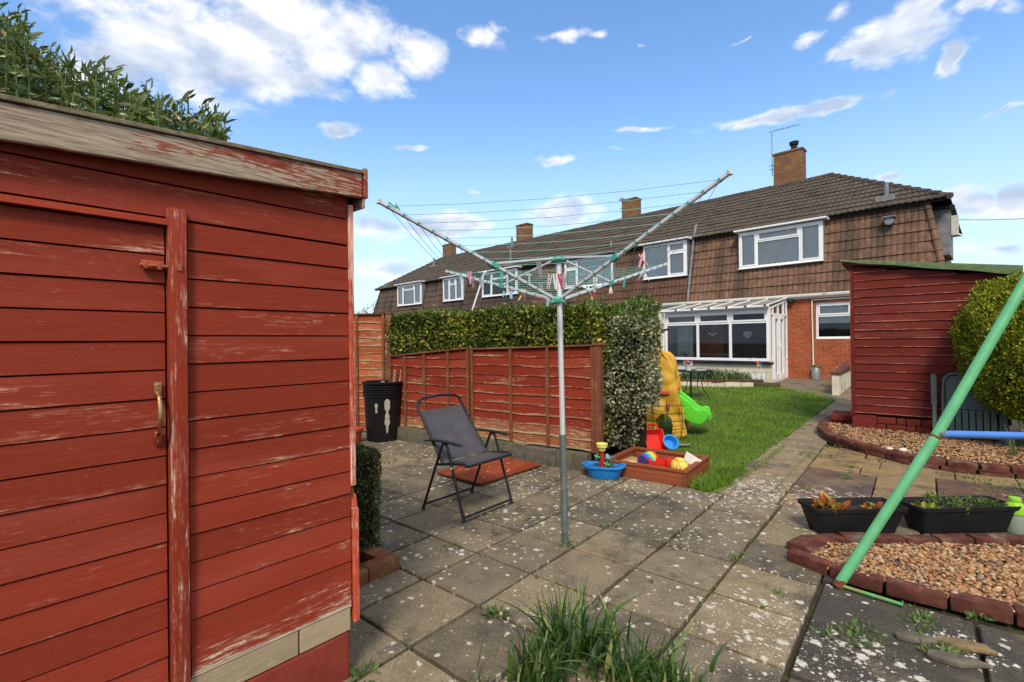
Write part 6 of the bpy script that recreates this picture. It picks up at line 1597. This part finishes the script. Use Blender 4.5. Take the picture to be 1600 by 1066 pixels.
M['flower']=leafmat('pink_white_petal',[(0,(.70,.10,.22)),(.45,(.75,.30,.35)),(.5,(.8,.78,.72)),(.8,(.8,.8,.76)),(.82,(.06,.14,.03)),(1,(.09,.2,.04))],.6,.2,.3)
blooms(1068,556,cy+.22,.12,70,M['flower'],'vase bouquet of pink and white flowers inside the left conservatory window','flowers','flower_bouquet')
x,z=hp(1068,565,cy+.22); mb=MB(); mb.lathe([(0,0),(.05,0),(.06,.08),(.045,.16),(.04,.16),(0,.02)],n=16); o=mb.build('vase',M['upvc'],None,smooth=40); o.location=hw(x,cy+.22,.56); tag(o,'white vase under the bouquet on the conservatory sill','vase')
x,z=hp(1178,566,cy+.15); mb=MB(); mb.box((-.14,-.05,0),(.14,.05,.13)); o=mb.build('window_box',plain('pale_blue_pot',(.10,.30,.42),.5),bevel=.01); o.location=hw(x,cy+.15,z-.06); o.rotation_euler=(0,0,ha); tag(o,'small blue plant box on the sill of the right conservatory window','plant box')
clump('sill_plant','white flowered plant in the blue box on the conservatory sill','plant',hw(x,cy+.15,z+.07),50,.13,.07,.04,M['flower'],.6,.04,seed=12)

# ------------------------------------------------------------------ flower bed, table and odds and ends by the house
M['daff']=leafmat('daffodil_leaf',[(0,(.045,.10,.04)),(.6,(.08,.15,.06)),(1,(.16,.22,.07))],.45,.4,.3)
wl=[uv2w(*q) for q in ((13.15,6.0),(13.22,5.2),(13.45,4.3),(13.78,3.62),(14.05,3.40))]
mb=MB(); bricks_along(mb,wl,.44,.12,.17,-.03,.006,.008); o=mb.build('block_kerb',M['whiteblock'],bevel=.008,smooth=40); tag(o,'curved low cream block wall of the flower bed before the conservatory','low wall')
mb=MB(); bricks_along(mb,wl,.24,.15,.035,.142,.006,.006); o2=mb.build('coping',M['edgebrick'],o,bevel=.008)
bedp=[(p.x,p.y) for p in wl]+[(p.x,p.y) for p in (hw(-.5,cy-.12),hw(-4.2,cy-.12))]
sheet('flower_bed_soil',[bedp],M['soil'],.10)
np.random.seed(31); random.seed(31)
for i,(px,n,lab) in enumerate(((1078,90,'leftmost clump of low green plants in the flower bed behind the bistro table'),(1098,140,'daffodil leaf clump just right of the bistro table'),(1113,170,'tall daffodil leaf clump in the middle of the flower bed'),(1140,130,'yellowish green low plant clump right of the daffodil leaves'),(1156,70,'spiky blue green leaf clump at the right end of the flower bed'))):
    c=gp(px,600).lerp(hw(hp(px,585,cy-.15)[0],cy-.3),.45); n2=n*2
    Bp=np.column_stack([np.random.normal(c.x,.30,n2),np.random.normal(c.y,.22,n2),np.full(n2,G(c.x,c.y)+.09)])
    o=blades('bed_plant',Bp,np.random.uniform(.12,.46 if i in (1,2,4) else .28,n2),.022,np.random.uniform(.2,1.2,n2),M['daff'] if i in (1,2,4) else M['weed'],seg=3); tag(o,lab,'plant',group='plants in the flower bed')
tb0=gp(1077,622); tg=G(tb0.x,tb0.y); TT_=at(1085,578.5,tb0.y); th=TT_.z-tg; trad=(at(1112,579,tb0.y)-at(1058,579,tb0.y)).length/2
t=thing('bistro_table','round black metal bistro table standing on the lawn before the flower bed','table',(TT_.x,tb0.y,tg))
mb=MB(); mb.lathe([(0,th-.012),(trad-.01,th-.012),(trad,th-.03),(trad+.006,th-.01),(trad,th),(0,th)],n=40); mb.build('table_top',M['dark_metal'],t,smooth=40)
mb=MB(); mb.tube([(-.10,-.05,th-.02),(-.10,-.05,0)],.020,10); mb.build('leg',M['dark_metal'],t,smooth=40)
for a_ in (.2,2.3,-1.6): mb=MB(); mb.tube([(trad*.75*cos(a_),trad*.75*sin(a_),th-.02),(trad*.45*cos(a_),trad*.45*sin(a_),th*.55),(trad*.55*cos(a_),trad*.55*sin(a_),th*.3),(trad*.95*cos(a_),trad*.95*sin(a_),0)],.010,8); mb.build('leg',M['dark_metal'],t,smooth=60)
q=at(1076,577,tb0.y); pt=Vector((q.x,tb0.y,tg+th)); t=thing('plant_pot','small white pot with a flowering plant on the black bistro table','plant pot',pt)
mb=MB(); mb.lathe([(0,0),(.055,0),(.08,.12),(.085,.125),(.075,.125),(.05,.02),(0,.02)],n=22); mb.build('pot',M['upvc'],t,smooth=40)
clump('pot_plant','little flowering plant growing in the white pot on the bistro table','plant',pt+Vector((0,0,.10)),60,.08,.06,.035,M['flower'],.9,.08,seed=9)
q=at(1094,577.5,tb0.y); mb=MB(); mb.box((-.11,-.06,0),(.11,.06,.008)); o=mb.build('paper_napkin',M['upvc']); o.location=(q.x,tb0.y-.02,tg+th+.001); tag(o,'white paper lying on the bistro table beside the pot','paper')
q=uv2w(14.35,3.25); mb=MB(); mb.box((-.50,-.10,0),(.45,.12,.10)); mb.box((-.42,-.09,.101),(.05,.10,.17)); o=mb.build('rotting_log',M['twig'],bevel=.03,smooth=50); o.location=(q.x,q.y,G(q.x,q.y)); o.rotation_euler=(0,0,R_(-38)); tag(o,'dark old timber edging at the right end of the flower bed','timber edging')
x,z=hp(1187,594,cy-.35); wq=hw(x,cy-.40,.0)+Vector((0,0,.06)); t=thing('plant_trough','small white trough with a toy windmill, before the conservatory','planter',wq,HRZ)
mb=MB(); tub(mb,.19,.085,.17,.008,.85); mb.build('trough',M['upvc'],t,bevel=.008); mb=MB(); mb.box((-.16,-.065,.11),(.16,.065,.14)); mb.build('compost',M['soil'],t)
t=thing('toy_windmill','multicoloured toy windmill stuck in the small white trough','windmill',wq+Vector((0,0,.13)),HRZ)
mb=MB(); mb.tube([(.12,0,0),(.02,0,.33)],.006,6); mb.build('stick',M['toy_yellow'],t)
for i,c in enumerate(((.30,.05,.42),(.62,.10,.05),(.70,.50,.05),(.06,.25,.6))):
    a=i*pi/2+.5; mb=MB(); mb.add([(.02,-.02,.34),(.02+.10*cos(a),-.01,.34+.10*sin(a)),(.02+.09*cos(a+.9),-.035,.34+.09*sin(a+.9))],[(0,1,2)]); mb.build('sail',plain('sail_%d'%i,c,.4,bump=0),t)
# milk churn
c=gp(1275,593); t=thing('milk_churn','galvanised metal churn with a plant by the orange brick wall','churn',(c.x,c.y,G(c.x,c.y)))
mb=MB(); mb.lathe([(0,0),(.125,0),(.13,.02),(.122,.03),(.122,.28),(.10,.33),(.095,.37),(.11,.375),(.11,.385),(.08,.385),(.075,.33),(0,.32)],n=26); mb.build('body',M['galv'],t,smooth=35)
for s in (-1,1): mb=MB(); mb.tube([(s*.12,0,.26),(s*.165,0,.28),(s*.165,0,.33),(s*.10,0,.345)],.008,6); mb.build('handle',M['galv'],t,smooth=60)
clump('churn_plant','low green plant growing out of the galvanised churn','plant',Vector((c.x,c.y,G(c.x,c.y)+.37)),40,.09,.06,.03,M['weed'],.5,.05,seed=15)
# low white wall with red coping
w0=gp(1300,617); t=thing('garden_wall','low cream textured wall with a red coping beside the garden path','garden wall',(w0.x,w0.y,G(w0.x,w0.y)),50)
mb=MB(); mb.box((0,-.14,-.05),(3.2,0,.46)); mb.build('wall',M['whiteblock'],t,bevel=.006); mb=MB(); mb.prism([(-.02,.461),(3.2,.461),(3.2,.66),(1.6,.58),(-.02,.52)],-.17,.03,'y'); mb.build('coping',M['edgebrick'],t,bevel=.008)
a=at(1288,592,13.2); b=at(1303,583,12.2); mb=MB(); mb.tube([a,b,b+UU*.8+Vector((0,0,.1))],.022,8); o=mb.build('hand_rail',M['gutter'],smooth=50); tag(o,'short cream pipe rail sloping up to the low cream wall','rail')
# dark roofed bird table half behind the variegated bush
bt_=at(1036,520,9.2); t=thing('bird_table','bird table with a flat dark slanting roof, half hidden behind the variegated bush','bird table',(bt_.x-.08,9.2,G(0,9.2)))
hz=bt_.z-G(0,9.2); mb=MB(); mb.prism([(-.32,hz-.05),(.14,hz+.045),(.14,hz+.075),(-.32,hz-.01)],-.2,.2,'y'); mb.build('roof',M['blackmat'],t); mb=MB(); mb.tube([(-.05,0,0),(-.05,0,hz)],.02,8); mb.build('post',M['rust'],t)
mb=MB()
for q in range(4): mb.tube([(-.12+.05*q,.02,hz-.62),(-.12+.05*q,.02,hz-.15)],.007,5)
for q in range(4): mb.tube([(-.14,.02,hz-.6+.13*q),(.05,.02,hz-.6+.13*q)],.006,5)
mb.build('trellis',M['rust'],t)
# white prop leaning in the gardens beyond the hedge
a=at(757,426,9.5); b=at(737,488,9.5); d=(b-a); b2=a+d*((a.z-G(0,9.5))/(-d.z)); mb=MB(); mb.tube([b2,a],.016,10); mb.tube([a,a+Vector((.04,0,.02))],.02,8); o=mb.build('line_prop',M['upvc'],smooth=40); tag(o,'white line prop leaning beyond the hedge, left of the mast','line prop')
# bare tree beyond the far end of the row
def bare_tree(p,h,label,seed):
    random.seed(seed); t=thing('bare_tree',label,'tree',p); mb=MB(); tw=MB()
    def br(a,d,L,r,dep):
        b=a+d*L; m=(mb if dep<2 else tw); m.tube([a,a.lerp(b,.5)+Vector((random.gauss(0,.04),random.gauss(0,.04),0))*L,b],[r,r*.85,r*.65],5 if dep>1 else 8)
        if dep>=5: return
        for i in range(random.randint(2,3) if dep else 5): br(a.lerp(b,random.uniform(.55,1)),(d+Vector((random.gauss(0,.5),random.gauss(0,.5),random.gauss(.12,.28)))).normalized(),L*random.uniform(.6,.82),r*.58,dep+1)
    br(Vector((0,0,0)),Vector((0,0,1)),h*.32,h*.018,0); mb.build('trunk',M['twig'],t,smooth=60); tw.build('twigs',M['twig'],t)
q=at(572,470,31); bare_tree(Vector((q.x,31,0)),5.4,'bare twiggy tree beyond the left end of the terrace',5)

# ================================================================== FOREGROUND PLANTS AND SMALL LITTER
M['iris']=leafmat('strap_leaf',[(0,(.025,.060,.012)),(.5,(.05,.115,.02)),(.85,(.11,.19,.042)),(.95,(.26,.26,.08)),(1,(.30,.17,.07))],.42,.45,.25)
np.random.seed(17)
for i,(px,py,n,hh,sp,lab) in enumerate(((893,1030,150,.32,.075,'tallest clump of green strap leaves at the bottom of the photo, centre'),(838,1075,85,.25,.075,'sprawling strap leaf clump at the bottom edge, left of the tallest clump'),(1003,1072,120,.22,.085,'low clump of strap leaves at the bottom edge, right of the tallest clump'),(1075,1090,40,.15,.06,'smallest strap leaf clump at the bottom edge, farthest right'),(738,1100,18,.17,.06,'few thin strap leaves at the bottom edge, leftmost'))):
    c=gp(px,py); B=np.column_stack([np.random.normal(c.x,sp,n),np.random.normal(c.y,sp*.6,n),np.full(n,-.02)])
    Hh=np.random.uniform(.45,1.05,n)*hh*1.15
    o=blades('strap_leaf_clump',B,Hh,np.random.uniform(.011,.028,n),np.random.uniform(.1,1.0,n)**1.3,M['iris'],seg=7,droop=1.2); tag(o,lab,'plant',group='strap leaf clumps in the foreground')
# yellow flowering weed beside the tallest clump
c=gp(862,1010); st=MB(); Cc=[]; 
for i in range(14):
    a=Vector((random.gauss(0,.03),random.gauss(0,.03),0)); b=a+Vector((random.gauss(-.03,.07),random.gauss(0,.05),random.uniform(.16,.27))); st.tube([a,a.lerp(b,.6)+Vector((.01,0,.02)),b],.0014,4)
    for q in range(12): Cc.append(b+Vector((random.gauss(0,.014),random.gauss(0,.014),random.gauss(0,.012))))
t=thing('flowering_weed','feathery weed with tiny yellow flowers beside the tallest strap leaf clump','weed',(c.x,c.y,0))
st.build('stem',M['weed'],t); leaves_lo('blossom',np.array([q[:] for q in Cc]),np.random.normal(size=(len(Cc),3)),.009,.006,leafmat('tiny_yellow_flower',[(0,(.5,.42,.06)),(.6,(.42,.45,.12)),(1,(.2,.3,.06))]),t)
# moss and weeds in the joints
np.random.seed(23); Cs=[];Ds=[];Ls=[]
def weedpatch(px,py,n,r,L,z=0.0):
    c=gp(px,py)
    for i in range(n):
        a=random.uniform(0,2*pi); q=random.uniform(0,1)**.6*r; Cs.append((c.x+q*cos(a),c.y+q*sin(a),G(c.x,c.y)+z)); Ds.append((cos(a)+random.gauss(0,.5),sin(a)+random.gauss(0,.5),random.uniform(.2,1.2))); Ls.append(L*random.uniform(.5,1.3))
random.seed(29)
for q in ((950,823,26,.05,.025),(1153,875,30,.05,.022),(705,857,30,.07,.025),(870,750,36,.06,.03),(600,722,60,.18,.035),(1330,1000,50,.09,.03),(1352,985,40,.07,.03),(1430,975,40,.07,.03),(1470,1020,60,.08,.035),(1460,1000,30,.05,.03),(1528,965,36,.05,.03),(1290,990,24,.05,.03),(1370,1010,60,.1,.02),(1440,968,20,.03,.04),
          (1255,762,60,.09,.02),(1227,768,40,.08,.02),(1275,712,70,.16,.03),(1310,700,60,.16,.03),(1290,704,50,.2,.02),(1370,720,40,.12,.03),(1330,730,50,.05,.03),(1322,748,60,.05,.025),(1350,745,20,.05,.02),(1310,775,20,.05,.02),(1505,745,60,.2,.03),(1590,765,160,.28,.03),(1565,775,60,.2,.025),(1215,925,20,.03,.02),(1222,930,14,.03,.02),(1290,872,20,.05,.015),(1060,1010,16,.03,.02),(780,960,26,.035,.045),(768,963,16,.03,.04),(570,1055,20,.05,.05),(883,852,40,.045,.03),(1480,905,26,.06,.03),(1515,862,40,.1,.03),(1420,950,14,.04,.02),(1197,950,10,.02,.02),(1087,975,10,.02,.02)): weedpatch(*q)
def jointweeds(a,b,n,L=.014):
    A=gp(*a);B=gp(*b)
    for i in range(n):
        c=A.lerp(B,random.random()); Cs.append((c.x+random.gauss(0,.008),c.y+random.gauss(0,.008),G(c.x,c.y)-.004)); Ds.append((random.gauss(0,1),random.gauss(0,1),1)); Ls.append(L*random.uniform(.6,1.5))
for a,b,n in (((1190,785),(1262,712),320),((1312,762),(1335,722),160),((1114,925),(1182,837),70),((1146,880),(1160,862),40),((1085,955),(1114,925),30),((1262,712),(1275,700),60),((640,945),(748,944),0),((560,960),(665,905),30),((987,890),(1078,821),30),((892,856),(950,823),30)): jointweeds(a,b,n)
Cs=np.array(Cs);Ls=np.array(Ls); o=leaves_lo('moss_weeds',Cs,np.array(Ds),Ls,Ls*.45,M['weed']); tag(o,kind='stuff')
M['ochre']=plain('ochre_stone',(.20,.145,.07),.9,var=.4,scale=20,bump=.6,dirt=(.30,.27,.2),dirtamt=.3)
# loose stones on the dark concrete, bits on the patio
for (px,py,s,r,lab,mt) in ((1395,905+60,.0,0,'',None),(1508,1012,.085,-20,'flat ochre stone lying on the dark old concrete, nearest the bottom right corner','ochre'),(1425,1000,.07,-15,'grey sliver of broken stone on the dark old concrete','block'),(1490,1035,.08,-20,'dark broken stone below the ochre one on the old concrete','block')):
    if not lab: continue
    c=gp(px,py); pts=[(s*1.4*cos(a)*random.uniform(.6,1.2),s*.62*sin(a)*random.uniform(.5,1.25)) for a in [2*pi*q/8+random.uniform(-.2,.2) for q in range(8)]]
    mb=MB(); mb.prism(pts,-.005,.016,'z'); o=mb.build('loose_stone',M[mt],bevel=.006,smooth=40); o.location=(c.x,c.y,.006); o.rotation_euler=(0,0,R_(r)); tag(o,lab,'stone',group='loose stones on the old concrete')
for i,(px,py,c_,lab) in enumerate(((669,707,'toy_red','small red plastic scrap on the ground behind the folding chair'),(706,757,'toy_red','red fleck of plastic beside the varnished board'),(1018,911,'rust','curled brown dead leaf on a slab right of the strap leaves'),(1160,867,'rust','reddish dead leaf lying in a slab joint near the gravel bed'),(838,904,'rust','brown dead leaf on the slabs left of the airer post'),(1180,637,'rust','brown dead leaf lying far out on the lawn'))):
    c=gp(px,py); s=.018 if i>1 else .03; mb=MB(); mb.add([(-s,0,.004),(0,-s*.6,.010),(s*1.1,0,.004),(0,s*.6,.012)],[(0,1,3),(1,2,3)]); o=mb.build('dead_leaf' if i>1 else 'plastic_scrap',M[c_]); o.location=(c.x,c.y,G(c.x,c.y)+(.004 if i<5 else .05)); o.rotation_euler=(0,0,i*1.3); tag(o,lab,'leaf' if i>1 else 'scrap')
